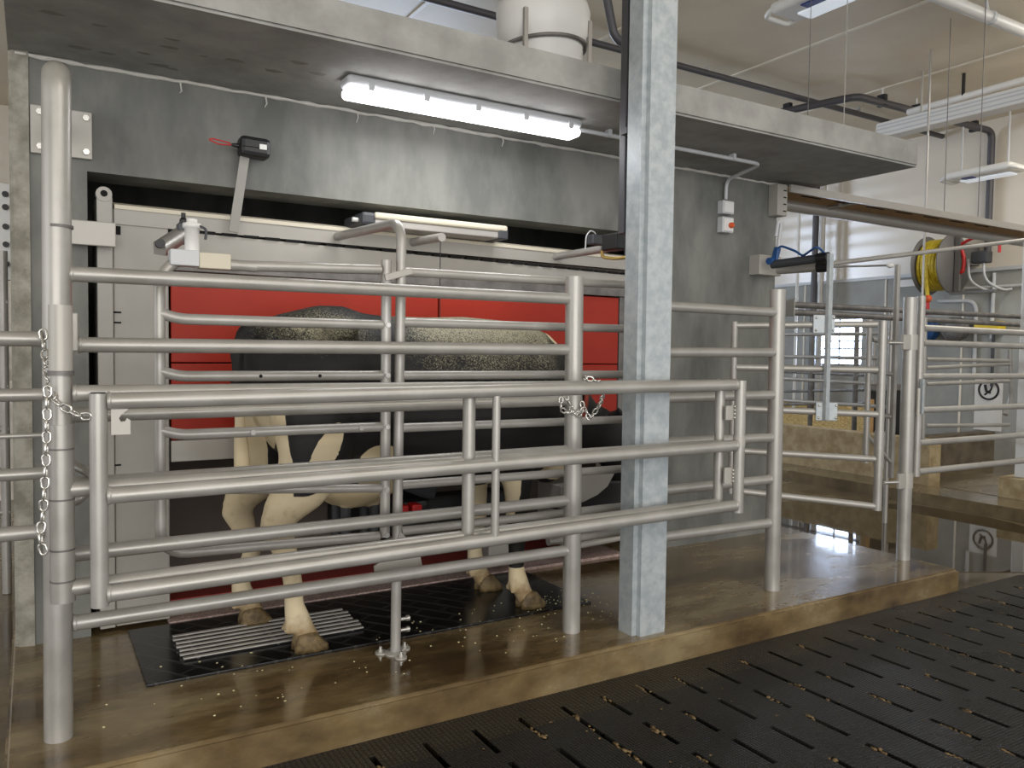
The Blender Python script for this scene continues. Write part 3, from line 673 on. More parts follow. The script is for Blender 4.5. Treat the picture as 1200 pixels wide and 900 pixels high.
# ------------------------------------------------------------------ light fixture under the slab, conduit, boxes
lt = thing('canopy_light', (1.93, 3.66, SZ), 'lit long sealed light fitting fixed under the concrete slab', 'light')
yw = .065
MB().rbox((1.262, 3.655-yw, SZ-.05), (2.60, 3.655+yw, SZ), .03, n=4).build('housing', M['lightgrey'], lt)
MB().rbox((1.268, 3.655-yw+.004, SZ-.098), (2.594, 3.655+yw-.004, SZ-.048), .032, n=4).build('diffuser', M['tubeon'], lt)
for i in range(5): MB().rbox((1.36+.285*i, 3.655-yw-.008, SZ-.066), (1.39+.285*i, 3.655-yw+.004, SZ-.03), .003).build('clip', M['lightgrey'], lt)
area_light('canopy_light_glow', (1.93, 3.655, SZ-.105), (1.93, 3.655, 0), 1.3, .11, 8, (.97, .98, 1))
cdt = thing('conduit', (3.4, 3.69, SZ-.02), 'pale grey conduit from the light fitting along the slab and down to the wall switches', 'conduit')
tubep('pipe', M['lightgrey'], cdt, [(2.60, 3.69, SZ-.03), (3.35, 3.69, SZ-.03), (4.11, 3.69, SZ-.03), (4.22, WY-.03, SZ-.05), (4.22, WY-.03, 2.44)], .0125, fil=.07)
for x in (2.85, 3.33, 3.85): MB().box((x-.012, 3.67, SZ-.038), (x+.012, 3.71, SZ-.0005)).build('clip', M['lightgrey'], cdt)
for nm, z0, z1, lb in (('junction_box', 2.335, 2.43, 'grey junction box under the conduit on the dark wall, upper of two'), ('switch_box', 2.205, 2.315, 'grey isolator switch box on the dark wall, lower of two')):
    bx = thing(nm, (4.22, WY, z0), lb, 'electrical box', 'electrical boxes on the dark wall')
    MB().rbox((4.165, WY-.06, z0), (4.275, WY-.001, z1), .008).build('box', M['lightgrey'], bx)
    MB().rbox((4.175, WY-.066, z0+.01), (4.265, WY-.06, z1-.01), .003).build('cover', M['white'], bx)
    if nm == 'switch_box': MB().lathe((4.235, WY-.095, z0+.05), [(.012, 0), (.02, .012), (.02, .03)], 14, 'Y').build('red_switch', M['orange'], bx)
wb = thing('wall_bracket', (4.74, WY, 2.5), 'grey slotted bracket box at the top right corner of the wall', 'bracket')
MB().rbox((4.685, WY-.09, 2.37), (4.79, WY-.001, 2.60), .005).build('body', M['robot'], wb)
for k in range(4): MB().box((4.745, WY-.093, 2.40+.05*k), (4.775, WY-.089, 2.408+.05*k)).build('slot', M['gap'], wb)

# white tank on the slab
tk = thing('water_tank', (2.75, 3.95, 2.79), 'white round tank standing on top of the concrete slab', 'tank')
TX = 2.625
MB().lathe((TX, 4.05, 2.79), [(.22, 0), (.235, .02), (.24, .36), (.275, .40), (.28, .56), (.265, .605), (.15, .63), (.14, .65)], 40).build('tank', M['white'], tk)
MB().tube([(TX+.258*math.cos(g), 4.05+.258*math.sin(g), 3.135+.02*math.cos(g+.6)) for g in [2*math.pi*i/40 for i in range(40)]], .011, n=8, closed=True).build('strap_hose', M['darksteel'], tk)
for dg in (-2.5, -.85): MB().box((TX+.283*math.cos(dg)-.012, 4.05+.283*math.sin(dg)-.01, 3.03), (TX+.283*math.cos(dg)+.012, 4.05+.283*math.sin(dg)+.01, 3.28)).build('bracket', M['alu'], tk)
tubep('riser', M['pvcdark'], tk, [(2.86, 4.2, 3.4), (2.86, 4.2, CZ)], .04)

# ------------------------------------------------------------------ cow
def build_cow():
    CY = 3.69
    m = MB()
    def loft(rings, n=20):      # rings: (centre, axis a vec, axis b vec)
        vs = []
        for c, a, b in rings:
            for k in range(n):
                g = 2*math.pi*k/n; vs.append(V(c)+V(a)*math.cos(g)+V(b)*math.sin(g))
        fs = [(i*n+k, i*n+(k+1) % n, (i+1)*n+(k+1) % n, (i+1)*n+k) for i in range(len(rings)-1) for k in range(n)]
        N = len(rings); fs.append(list(range(n))[::-1]); fs.append([(N-1)*n+k for k in range(n)])
        m.add(vs, fs)
    body = [(.83, 1.36, 1.18, .06), (.86, 1.44, 1.02, .13), (.95, 1.50, .88, .22), (1.06, 1.53, .80, .27), (1.15, 1.553, .78, .285), (1.27, 1.555, .765, .285), (1.37, 1.525, .745, .29), (1.48, 1.515, .72, .31),
            (1.70, 1.515, .665, .345), (1.92, 1.525, .64, .36), (2.12, 1.515, .65, .34), (2.28, 1.50, .67, .29), (2.42, 1.455, .70, .235), (2.53, 1.37, .76, .17), (2.60, 1.22, .86, .09)]
    rings = []
    for x, zt, zb, hw in body:
        n = 24; vs = []
        rings.append((x, zt, zb, hw))
    vs = []; n = 24
    for x, zt, zb, hw in rings:
        zc = (zt+zb)/2; hh = (zt-zb)/2
        for k in range(n):
            g = 2*math.pi*k/n; cy, cz = math.cos(g), math.sin(g)
            sy = math.copysign(abs(cy)**.85, cy); szz = math.copysign(abs(cz)**.9, cz)
            wtop = 1.0 if cz < 0 else 1.0-.22*cz*cz      # narrower towards the backbone
            vs.append(V((x, CY+sy*hw*wtop, zc+szz*hh)))
    fs = [(i*n+k, i*n+(k+1) % n, (i+1)*n+(k+1) % n, (i+1)*n+k) for i in range(len(rings)-1) for k in range(n)]
    fs += [list(range(n))[::-1], [(len(rings)-1)*n+k for k in range(n)]]
    m.add(vs, fs)
    for sy in (-1, 1): m.ball((1.19, CY+sy*.24, 1.44), .07, (1.2, .9, .9)); m.ball((.90, CY+sy*.10, 1.36), .06); m.ball((2.25, CY+sy*.22, 1.12), .15, (1, .7, 1.5))
    def limb(pts, n=14):        # (x,y,z, rx, ry)
        P = [V(p[:3]) for p in pts]; rings = []
        for i, p in enumerate(pts):
            t = (P[min(i+1, len(P)-1)]-P[max(i-1, 0)]).normalized()
            a = V((0, 1, 0)).cross(t).normalized(); b = t.cross(a)
            rings.append((P[i], a*p[3], b*p[4]))
        loft(rings, n)
    # hind legs: thigh, stifle, hock pointing back, cannon, fetlock, pastern
    def hind(y, x, fx):
        limb([(x+.10, CY+(y-CY)*.75, 1.22, .20, .11), (x+.13, CY+(y-CY)*.9, 1.0, .19, .12), (x+.12, y, .84, .165, .095), (x+.05, y, .72, .12, .075), (x-.03, y, .63, .085, .055), (x-.05, y, .56, .075, .048), (x-.015, y, .48, .058, .042),
              (x+.02, y, .36, .045, .036), (fx-.05, y, .22, .045, .038), (fx-.035, y, .15, .058, .05), (fx-.005, y, .10, .048, .046), (fx+.02, y, .05, .05, .05)])
        m.ball((x-.085, y, .60), .035, (1, .8, 1.5)); 
        for s in (-1, 1): m.ball((fx-.085, y+s*.025, .115), .02, (1, .8, 1.2))
    hind(3.46, .95, 1.03); hind(3.92, .885, .90)
    def fore(y, x, fx):
        limb([(x+.04, CY+(y-CY)*.75, 1.12, .15, .08), (x+.02, CY+(y-CY)*.9, .92, .125, .075), (x, y, .74, .095, .065), (x, y, .60, .072, .056), (x+.005, y, .46, .062, .052), (x+.008, y, .41, .06, .053), (x, y, .34, .046, .04),
              (x, y, .22, .045, .038), (fx-.06, y, .155, .056, .05), (fx-.03, y, .10, .048, .046), (fx-.005, y, .05, .05, .05)])
        for s in (-1, 1): m.ball((fx-.105, y+s*.025, .12), .02, (1, .8, 1.2))
    fore(3.49, 2.145, 2.215); fore(3.86, 2.10, 2.17)
    # udder
    m.ball((1.33, CY-.03, .76), .21, (1.15, 1.05, .85))
    for dx, dy in ((-.07, -.07), (.07, -.07), (-.07, .06), (.07, .06)): limb([(1.33+dx, CY-.03+dy, .66, .03, .03), (1.33+dx, CY-.03+dy, .59, .018, .018), (1.33+dx, CY-.03+dy, .55, .012, .012)], 10)
    # neck, head reaching down into the trough
    limb([(2.30, CY, 1.16, .30, .20), (2.46, CY, 1.08, .27, .16), (2.60, CY, .98, .20, .12), (2.72, CY, .92, .155, .095), (2.82, CY, .89, .14, .09), (2.90, CY+.005, .84, .15, .10),
          (2.955, CY+.01, .76, .13, .095), (2.985, CY+.01, .68, .105, .075), (3.0, CY+.01, .61, .09, .065), (3.005, CY+.01, .56, .085, .068), (3.0, CY+.01, .535, .06, .05)])
    m.ball((2.46, CY, .74), .13, (1.2, .55, 1))
    for s in (-1, 1):           # ears stand out sideways and back
        limb([(2.84, CY+s*.07, .985, .02, .03), (2.84, CY+s*.12, 1.0, .05, .02), (2.83, CY+s*.18, 1.005, .048, .018), (2.82, CY+s*.23, .99, .015, .01)], 10)
    # tail
    limb([(.88, CY, 1.46, .035, .035), (.815, CY-.01, 1.42, .034, .034), (.78, CY-.02, 1.34, .03, .03), (.785, CY-.03, 1.2, .026, .026), (.79, CY-.04, 1.02, .024, .024), (.795, CY-.04, .92, .035, .03), (.80, CY-.045, .80, .04, .035), (.80, CY-.05, .70, .015, .015)])
    tmp = m.build('cow_tmp', M['dark'])
    md = tmp.modifiers.new('r', 'REMESH'); md.mode = 'VOXEL'; md.voxel_size = .0145
    sm = tmp.modifiers.new('s', 'SMOOTH'); sm.factor = .5; sm.iterations = 7
    dg = bpy.context.evaluated_depsgraph_get(); me = bpy.data.meshes.new_from_object(tmp.evaluated_get(dg))
    old = tmp.data; bpy.data.objects.remove(tmp); bpy.data.meshes.remove(old)
    me.name = 'body'; me.materials.clear()
    wa = me.attributes.new('whiteness', 'FLOAT', 'POINT'); du = me.attributes.new('dust', 'FLOAT', 'POINT'); di = me.attributes.new('dirt_and_shade', 'FLOAT', 'POINT')
    def sphere(p, c, r): d = p-V(c); return 1-math.sqrt((d.x/r[0])**2+(d.y/r[1])**2+(d.z/r[2])**2)
    base = V((1.7, CY, 0))
    for i, v in enumerate(me.vertices):
        p = v.co.copy(); w_ = noise.noise(p*5)*.12+noise.noise(p*14)*.06
        c = [-1.0]
        hindz = p.x < 1.35
        if hindz:
            c.append((.72-p.z)*5)                                                           # hind legs cream
            c.append(min((.93+.10*(1.05-p.z)-p.x)*7, (1.10-p.z)*6, (p.z-.6)*8))              # pale rear edge of the thigh
            c.append(sphere(p-V(((p.z-.9)*.45, 0, 0)), (1.095, 3.42, .905), (.06, .3, .12)))   # slanting patch on the thigh
            if p.x < .83 and abs(p.y-3.65) < .06 and p.z < .98: c.append(.5)
        c.append(sphere(p, (1.40, CY, .76), (.17, .32, .22)))                               # udder and belly
        if sphere(p, (1.17, 3.42, .76), (.06, .2, .06)) > 0: c = [-.6]
        if p.x > 1.9 and p.z < .72 and p.x < 2.4:
            if p.y > CY: c.append((.66-p.z)*5)
            else: c.append((.235-p.z)*10); c.append(sphere(p, (2.06, 3.49, .66), (.07, .2, .20)))
        c.append(sphere(p, (2.46, 3.5, 1.46), (.075, .3, .085)))                            # saddle mark on the withers
        c.append(sphere(p, (2.52, 3.62, .72), (.16, .3, .09)))
        c.append(sphere(p, (3.03, CY, .75), (.10, .05, .22)))
        q = max(c)+w_*1.0
        wa.data[i].value = max(0, min(1, .5+q*6)); 
        t = (p.z-1.34)*7
        fx = max(0, min(1, (p.x-1.40)/.25))*max(0, min(1, (2.44-p.x)/.10))
        rump = max(0, 1-abs(p.x-1.12)/.35)*max(0, 1-abs(p.z-1.44)/.14)*.85
        d = max(fx*max(0, min(1, .45+t*.55)), rump, fx*max(0, min(.42, (p.z-1.08)*1.6)))
        du.data[i].value = max(0, min(1, d+w_*.6))
        di.data[i].value = max(0, min(1, (.24-p.z)*7))*.8 + (max(0, .35-abs(p.z-.62))*1.0 if p.x < 1.2 else 0)
    for v in me.vertices: v.co -= base
    for pgn in me.polygons: pgn.use_smooth = True
    mt = bpy.data.materials.new('cow_hide'); mt.use_nodes = True; t = mt.node_tree; N = t.nodes; L = t.links; P = N['Principled BSDF']
    def attr(nm): a = N.new('ShaderNodeAttribute'); a.attribute_name = nm; return a.outputs['Fac']
    def mth(op, a, b):
        q = N.new('ShaderNodeMath'); q.operation = op
        for k, z in enumerate((a, b)):
            if isinstance(z, (int, float)): q.inputs[k].default_value = z
            else: L.new(z, q.inputs[k])
        return q.outputs[0]
    tc = N.new('ShaderNodeTexCoord')
    n1 = N.new('ShaderNodeTexNoise'); n1.inputs['Scale'].default_value = 30; n1.inputs['Detail'].default_value = 5; L.new(tc.outputs['Object'], n1.inputs['Vector'])
    nb = N.new('ShaderNodeTexNoise'); nb.inputs['Scale'].default_value = 4; nb.inputs['Detail'].default_value = 5; L.new(tc.outputs['Object'], nb.inputs['Vector'])
    vo = N.new('ShaderNodeTexVoronoi'); vo.inputs['Scale'].default_value = 230; L.new(tc.outputs['Object'], vo.inputs['Vector'])
    vb = N.new('ShaderNodeRGBToBW'); L.new(vo.outputs['Color'], vb.inputs[0])
    ww = N.new('ShaderNodeMapRange'); ww.inputs[1].default_value = .44; ww.inputs[2].default_value = .56; L.new(mth('ADD', attr('whiteness'), mth('MULTIPLY', mth('SUBTRACT', n1.outputs['Fac'], .5), .25)), ww.inputs[0])
    def rgb(cc): q = N.new('ShaderNodeRGB'); q.outputs[0].default_value = (*srgb(cc), 1); return q.outputs[0]
    def mix(f, a, b):
        q = N.new('ShaderNodeMixRGB'); L.new(f, q.inputs[0]); L.new(a, q.inputs[1]); L.new(b, q.inputs[2]); return q.outputs[0]
    blk = mix(nb.outputs['Fac'], rgb((17,16,16)), rgb((36,34,33)))
    wht = mix(nb.outputs['Fac'], rgb((220,207,178)), rgb((202,182,142)))
    coat = mix(ww.outputs[0], blk, wht)
    dm = N.new('ShaderNodeMapRange'); dm.inputs[1].default_value = .38; dm.inputs[2].default_value = .66
    L.new(mth('ADD', mth('MULTIPLY', attr('dust'), .62), mth('MULTIPLY', vb.outputs[0], .38)), dm.inputs[0])
    dst = mix(vb.outputs[0], rgb((92,88,76)), rgb((186,180,150)))
    coat = mix(mth('MULTIPLY', dm.outputs[0], .92), coat, dst)
    dm2 = N.new('ShaderNodeMapRange'); dm2.inputs[1].default_value = .45; dm2.inputs[2].default_value = .75; L.new(mth('ADD', mth('MULTIPLY', attr('dirt_and_shade'), .6), mth('MULTIPLY', n1.outputs['Fac'], .5)), dm2.inputs[0])
    coat = mix(mth('MULTIPLY', dm2.outputs[0], .75), coat, rgb((138,106,62)))
    L.new(coat, P.inputs['Base Color']); P.inputs['Roughness'].default_value = .62; P.inputs['Specular IOR Level'].default_value = .35
    bp = N.new('ShaderNodeBump'); bp.inputs['Strength'].default_value = .3; bp.inputs['Distance'].default_value = .006; L.new(n1.outputs['Fac'], bp.inputs['Height']); L.new(bp.outputs[0], P.inputs['Normal'])
    me.materials.append(mt)
    cow = thing('cow', base, 'black and white dairy cow standing in the stall, pale sawdust on its back', 'cow')
    bo = bpy.data.objects.new('body', me); COL.objects.link(bo); bo.parent = cow
    hm = mat('hoof_horn', (128,108,72), .55, 0, (86,70,44), 30, bump=.5)
    for x, y in ((1.03, 3.46), (.90, 3.92), (2.215, 3.49), (2.17, 3.86)):
        z0 = .027 if (.53 < x < 1.345 and 3.56 < y < 3.89) else .012
        h = MB()
        for s in (-1, 1):
            prof = []
            yc = y+s*.029
            for (x0, x1, hw, z) in ((x-.055, x+.10, .030, z0), (x-.055, x+.095, .030, z0+.02), (x-.05, x+.065, .029, z0+.05), (x-.04, x+.042, .026, z0+.078), (x-.02, x+.02, .012, z0+.088)):
                prof.append([V(((x0+x1)/2+(x1-x0)/2*math.cos(2*math.pi*k/14), yc+hw*math.sin(2*math.pi*k/14), z)) for k in range(14)])
            vs = [q for r in prof for q in r]; n = 14
            h.add(vs, [(i*n+k, i*n+(k+1) % n, (i+1)*n+(k+1) % n, (i+1)*n+k) for i in range(4) for k in range(n)] + [list(range(n))[::-1], [4*n+k for k in range(n)]], True)
        h.build('hoof', hm, cow)
    for s in (-1, 1): MB().ball((2.925, CY+s*.098, .80), .02).build('eye', M['black'], cow)
    MB().tube([(2.60+.19*.42*math.sin(g), CY+.135*math.cos(g), .99+.215*math.sin(g)*1.0) for g in [2*math.pi*i/36 for i in range(36)]], .014, n=8, closed=True).build('collar', mat('collar_webbing', (150,64,44), .7), cow)
    MB().rbox((2.815, CY-.235, .92), (2.855, CY-.225, .975), .003).build('ear_tag', M['orange'], cow)
build_cow()

# ------------------------------------------------------------------ pen gates right of the wall
gp = thing('gate_post', (4.956, 3.15, 0), 'round steel gate post at the right end of the platform', 'post')
MB().tube([(4.958, 3.15, 0), (4.945, 3.15, 1.735)], .043, n=24).build('post', M['steel'], gp)
for z in (1.44, .53):
    MB().lathe((4.952, 3.15, z-.05), [(.046, 0), (.049, .0), (.049, .1), (.046, .1)], 24).build('clamp', M['steelsheet'], gp)
    MB().rbox((4.84, 3.115, z-.05), (4.915, 3.14, z+.05), .006).build('hinge_lug', M['steelsheet'], gp)
    tubep('hinge_bolt', M['chrome'], gp, [(4.74, 3.16, z-.005), (4.85, 3.13, z-.005)], .012)
MB().tube([(4.99, 3.10, .96), (4.99, 3.10, 1.14)], .012, n=10).build('latch_rod', M['steelsheet'], gp)
L_, R_ = (3.93, 3.72), (4.715, 3.2)
pg = thing('pen_gate', (4.7, 3.2, .4), 'five-rail pen gate swung back toward the wall end, hung on the right gate post', 'gate', 'pen gates on the right')
def atg(px, py): return atl(px, py, L_, R_)
for yl, yr in ((381.5, 380), (430.5, 433.5), (478.5, 485.5), (528, 538), (575, 593.5)):
    tubep('rail', M['steelthin'], pg, [atg(862, yl), atg(1028, yr)], .021)
a = atg(1035, 376); b = atg(1025, 598); tubep('end_tube', M['steel'], pg, [(a.x, a.y, b.z), (a.x, a.y, a.z)], .027)
MB().tube([(a.x, a.y, .62), (a.x, a.y, .86)], .031, n=18).build('sleeve', M['steel'], pg)
a = atg(861, 377); b = atg(857, 578); tubep('end_tube', M['steelthin'], pg, [(a.x, a.y, b.z), (a.x, a.y, a.z)], .021)
# galvanised push bar carried by the gate
pu = thing('push_bar', atg(968, 490), 'upright galvanised bar clamped across the pen gate with bolted plates', 'bar')
n_ = V((L_[1]-R_[1], R_[0]-L_[0], 0)).normalized()*-.035
a = atg(971, 298)+n_; b = atg(967, 492)+n_
MB().rbox((a.x-.018, a.y-.014, b.z), (a.x+.018, a.y+.014, a.z), .004).build('bar', M['galv'], pu)
for px, py in ((964, 380), (967, 482)):
    c = atg(px, py)+n_*.7; pl = MB().rbox(c-V((.07, .006, .06)), c+V((.07, .006, .06)), .006, Matrix.Rotation(math.atan2(R_[1]-L_[1], R_[0]-L_[0]), 3, 'Z')).build('clamp_plate', M['galv'], pu)
    for dx, dz in ((-.055, -.04), (.055, -.04), (-.055, .04), (.055, .04)): MB().ball(c+V((dx*.83, -dx*.55-.008, dz)), .009).build('bolt', M['chrome'], pl)
# pneumatic cylinders from wall end to bars
for (x0, y0, x1, y1, Y0, Y1, lb, rx, ry) in ((905, 310, 966, 302, 3.95, 3.55, 'pneumatic cylinder with blue hose at the wall end, upper of two', 1200, 283), (909, 317, 966, 313, 4.05, 3.7, 'pneumatic cylinder at the wall end, lower of two', 1043, 311)):
    A, B = at(x0, y0, Y0), at(x1, y1, Y1); pc = thing('pneumatic_cylinder', A, lb, 'cylinder', 'pneumatic cylinders')
    tubep('barrel', M['darkgrey'] if y0 < 315 else M['alu'], pc, [A, B], .03, n=12); d = (B-A).normalized()
    tubep('end_cap', M['black'], pc, [B-d*.05, B+d*.03], .036, n=12)
    if y0 < 315:
        tubep('hose', M['blue'], pc, [A+V((0, -.03, .0)), A+V((.02, -.03, .14)), A.lerp(B, .4)+V((0, -.03, .07)), A.lerp(B, .55)+V((0, -.02, .03)), B+V((-.1, -.02, .07)), B+V((0, 0, .03))], .008, n=8, fil=.06)
        tubep('support_arm', M['steelthin'], pc, [at(900, 318, 4.10), at(1203, 281, 3.62)], .018)
        tubep('grip', M['blue'], pc, [A+V((-.04, .0, .02)), A+V((.02, 0, .03)), A+V((.05, .0, .12))], .025, n=10, fil=.03)
        tubep('air_pipe', M['lightgrey'], pc, [A+V((.05, 0, .1)), A+V((.08, 0, .3)), A+V((.05, 0, .32)), A+V((.03, 0, .2))], .012, n=8, fil=.03)
    else:
        e = at(rx, ry, 3.45); tubep('rod', M['darksteel'], pc, [B, e], .007, n=8); MB().ball(e, .022, (1.5, 1, .8)).build('rod_eye', M['white'], pc)
wbk = MB().rbox(at(890, 318, WY-.1)-V((0, 0, .02)), at(903, 302, WY-.001), .003).build('cylinder_bracket', M['steelsheet']); tag(wbk, 'small steel bracket plate for the cylinders on the dark wall end', 'bracket')
fg = thing('finger_bar', at(1050, 312, 3.45), 'slender pale upright bar beside the right gate post, pushed by the cylinder rod', 'bar')
a = at(1052, 310, 3.42); b = at(1043, 560, 3.42)
MB().rbox((a.x-.016, 3.405, b.z), (a.x+.016, 3.435, a.z), .004).build('bar', M['steelthin'], fg)
for z in (1.44, 1.22, .92): tubep('cross_bar', M['steelthin'], fg, [(a.x-.2, 3.46, z+.02), (a.x, 3.43, z)], .016)
MB().tube([(a.x-.22, 3.47, .60), (a.x-.22, 3.47, 1.60)], .02).build('side_tube', M['steelthin'], fg)
tubep('diagonal', M['steelthin'], fg, [(a.x-.22, 3.47, .80), (a.x-.01, 3.42, .60)], .014)
# gate continuing to the right
rg = thing('pen_gate', (5.07, 3.15, .5), 'six-rail steel gate running right from the right gate post out of view', 'gate', 'pen gates on the right')
for z in (1.54, 1.44, 1.216, .99, .77, .575): tubep('rail', M['steelthin'], rg, [(5.09, 3.15, z), (7.6, 3.15, z-.012)], .022)
MB().tube([(5.069, 3.15, .545), (5.069, 3.15, 1.75)], .0255).build('end_tube', M['steelthin'], rg)
MB().rbox((5.03, 3.095, .97), (5.05, 3.12, 1.20), .003).build('latch_strip', M['galv'], rg)
MB().tube([(7.6, 3.15, GZ), (7.6, 3.15, 1.8)], .043).build('post', M['steel'], rg)
# rear gate behind it
rg2 = thing('pen_gate', (6.9, 4.25, .8), 'thinner steel gate with rounded end tube further back in the pen on the right', 'gate', 'pen gates on the right')
RG = 4.25
for ya, yb in ((421, 423), (431, 426.5), (450, 446.5), (499, 498)):
    tubep('rail', M['steelthin'], rg2, [at(1085, ya, RG), at(1182, yb, RG)], .019)
a = at(1183, 412, RG); b = at(1184, 478, RG)
tubep('end_tube', M['steelthin'], rg2, [at(1183, 409, RG), at(1185, 470, RG), at(1178, 486, RG)], .024, fil=.1)
tubep('end_tube', M['steelthin'], rg2, [at(1084, 372, RG), at(1081, 515, RG)], .02)
tubep('rail', M['darksteel'], rg2, [at(1085, 519, RG), at(1190, 511, RG)], .024)
# thick horizontal pipes
hp_ = thing('pen_pipe', (5.0, 4.3, 1.7), 'pair of dark thick horizontal pipes with an end flange behind the short fence', 'pipe')
for y0, y1 in ((357, 371.5), (366, 381)): tubep('pipe', M['darksteel'], hp_, [at(928, y0, 4.3), at(1203, y1, 4.3)], .024)
MB().box(at(926, 371, 4.3)-V((.005, .04, .0)), at(926.5, 351, 4.3)+V((.005, .04, 0))).build('flange', M['steelsheet'], hp_)
tubep('support', M['steelthin'], hp_, [at(1045, 362, 4.32), (at(1045, 362, 4.32).x, 4.32, GZ)], .02)
# low walls
lw = MB().rbox((8.2, 4.95, GZ), (8.42, 12.9, .455), .01).build('wall_pen', M['lowwall']); struct(lw)
struct(MB().box((7.7, 2.9, GZ-.02), (8.2, 12.9, -.03)).build('trim_pen_kerb', M['wetfloor']))
struct(MB().rbox((8.6, 5.9, GZ), (11.3, 6.1, .33), .01).build('wall_pen_rear', M['lowwalldark']))
struct(MB().box((8.42, 4.3, GZ-.02), (11.3, 5.9, -.06)).build('trim_pen_step', M['wetfloor']))
bk = MB().rbox((8.22, 3.95, GZ), (8.75, 4.25, .17), .012).build('concrete_block', M['lowwall']); tag(bk, 'low concrete footing block under the white post at the right edge', 'block')
wp = thing('white_post', (8.45, 4.1, .17), 'white square steel post standing on the concrete block at right edge', 'post')
MB().rbox((8.30, 4.02, .17), (8.42, 4.14, 3.4), .01).build('post', M['white'], wp)
MB().tube([(8.29, 4.05, 1.75), (8.29, 4.05, 1.85)], .03).build('hook_clamp', M['chrome'], wp)
pfn = thing('pen_fence', (8.3, 6.4, .5), 'pale tube fence standing on the tan low wall', 'fence')
for ya, yb in ((392, 391), (418, 420), (443.5, 450.5), (469, 477)):
    tubep('rail', M['steelthin'], pfn, [atx(912, ya, 8.3), atx(1040, yb, 8.3)], .022)
for px in (1046,): 
    a = atx(px, 380, 8.3); tubep('post', M['steelthin'], pfn, [(8.3, a.y, .5), (8.3, a.y, 1.75)], .03)
a = atx(913, 380, 8.3); tubep('post', M['steelthin'], pfn, [(8.3, a.y, .5), (8.3, a.y, 1.75)], .03)
fn2 = thing('far_fence', (10.2, 8, .2), 'thin dark rail fence at the back of the straw pen under the bright window', 'fence')
for ya, yb in ((435, 440), (459, 457), (474, 473)):
    tubep('rail', M['darksteel'], fn2, [atx(905, ya, 10.2), atx(1012, yb, 10.2)], .02)
for px in (952, 1004): a = atx(px, 400, 10.2); tubep('post', M['darksteel'], fn2, [(10.2, a.y, GZ), (10.2, a.y, 2.15 if px == 952 else 1.75)], .035)
for px in (1025, 1035): a = atx(px, 400, 10.2); tubep('post', M['steelthin'], fn2, [(10.2, a.y, GZ), (10.2, a.y, 1.6)], .025)
sb = MB()
bm = bmesh.new(); bmesh.ops.create_grid(bm, x_segments=24, y_segments=40, size=1)
for q in bm.verts:
    q.co = V((10.75+q.co.x*.5, 9.0+q.co.y*1.7, 0)); q.co.z = GZ+.02+max(0, (q.co.x-10.25))*.5+.16+noise.noise(q.co*3)*.06
tag(sb.bm(bm, smooth=True).build('straw_bed', M['straw']), 'heap of yellow straw bedding behind the tan low wall', 'straw', kind='stuff')
tm = MB().rbox((9.0, 6.22, GZ), (9.08, 6.30, .80), .006).build('timber_post', M['wood']); tag(tm, 'short timber post behind the low wall left of the gate post', 'post')
bo_ = thing('rubber_curtain', (9.6, 6.5, 0), 'black rubber curtain hanging beside the timber post behind the low wall', 'curtain')
MB().rbox((9.15, 6.3, GZ), (9.95, 6.36, .95), .02).build('panel', M['black'], bo_)
MB().rbox((9.15, 6.29, .90), (9.95, 6.37, .98), .01).build('top_rail', M['darksteel'], bo_)
# sign on the wall
sg = thing('wall_sign', (11.29, 6, .7), 'white rectangular notice with a round black icon low on the right wall', 'sign')
MB().box((11.285, 5.82, .34), (11.299, 6.19, 1.10)).build('board', M['white'], sg)
MB().tube([(11.284, 6.0+.13*math.cos(g), .90+.13*math.sin(g)) for g in [2*math.pi*i/32 for i in range(32)]], .014, n=8, closed=True).build('ring', M['black'], sg)
ic = MB(); ic.tube([(11.284, 6.05, .97), (11.284, 6.03, .88), (11.284, 5.97, .86)], .018, n=8); ic.tube([(11.284, 5.95, .97), (11.284, 5.97, .90), (11.284, 6.05, .83)], .012, n=8)
ic.build('icon', M['black'], sg)
# hose reel
hr = thing('hose_reel', (10.9, 6.6, 2.75), 'grey hose reel with coiled yellow hose on the right wall', 'hose reel')
rc = V((10.85, 6.45, 2.62)); Rr = .40
ax = 'Y'
MB().lathe(rc+V((0, -.16, 0)), [(.06, -.005), (Rr, 0), (Rr+.012, .012), (Rr, .024), (.06, .03)], 36, ax).build('disc', M['greyreel'], hr)
MB().lathe(rc+V((0, .20, 0)), [(.06, -.005), (Rr, 0), (Rr+.012, .012), (Rr, .024), (.06, .03)], 36, ax).build('disc', M['greyreel'], hr)
MB().lathe(rc+V((0, -.15, 0)), [(.14, 0), (.14, .36)], 24, ax).build('drum', M['greyreel'], hr)
hs = MB()
for k in range(7):
    for rr in (.20, .27, .335): hs.tube([rc+V((rr*math.cos(g), -.11+.045*k+.012*math.sin(2*g+k), rr*math.sin(g))) for g in [2*math.pi*i/28 for i in range(28)]], .024, n=6, closed=True)
hs.tube([rc+V((-Rr+.06, .03, 0)), rc+V((-Rr+.06, .02, -.3)), rc+V((-Rr+.07, .0, -.46))], .028, n=8, fil=.1)
hs.build('yellow_hose', M['yellow'], hr)
MB().ball(rc+V((-Rr+.07, 0, -.48)), .055).build('stop_ball', M['orange'], hr)
MB().tube([rc+V((-Rr+.07, 0, -.52)), rc+V((-Rr+.07, 0, -.70))], .025).build('nozzle', M['redp'], hr)
MB().rbox((10.8, 5.72, 2.2), (10.88, 6.32, 2.24), .004).build('mount_arm', M['greyreel'], hr)
fr = MB(); fr.box((10.82, 6.20, 2.25), (10.87, 6.27, 3.06)); fr.box((10.87, 6.20, 2.62), (11.3, 6.27, 2.9))
fr.build('frame', M['greyreel'], hr)
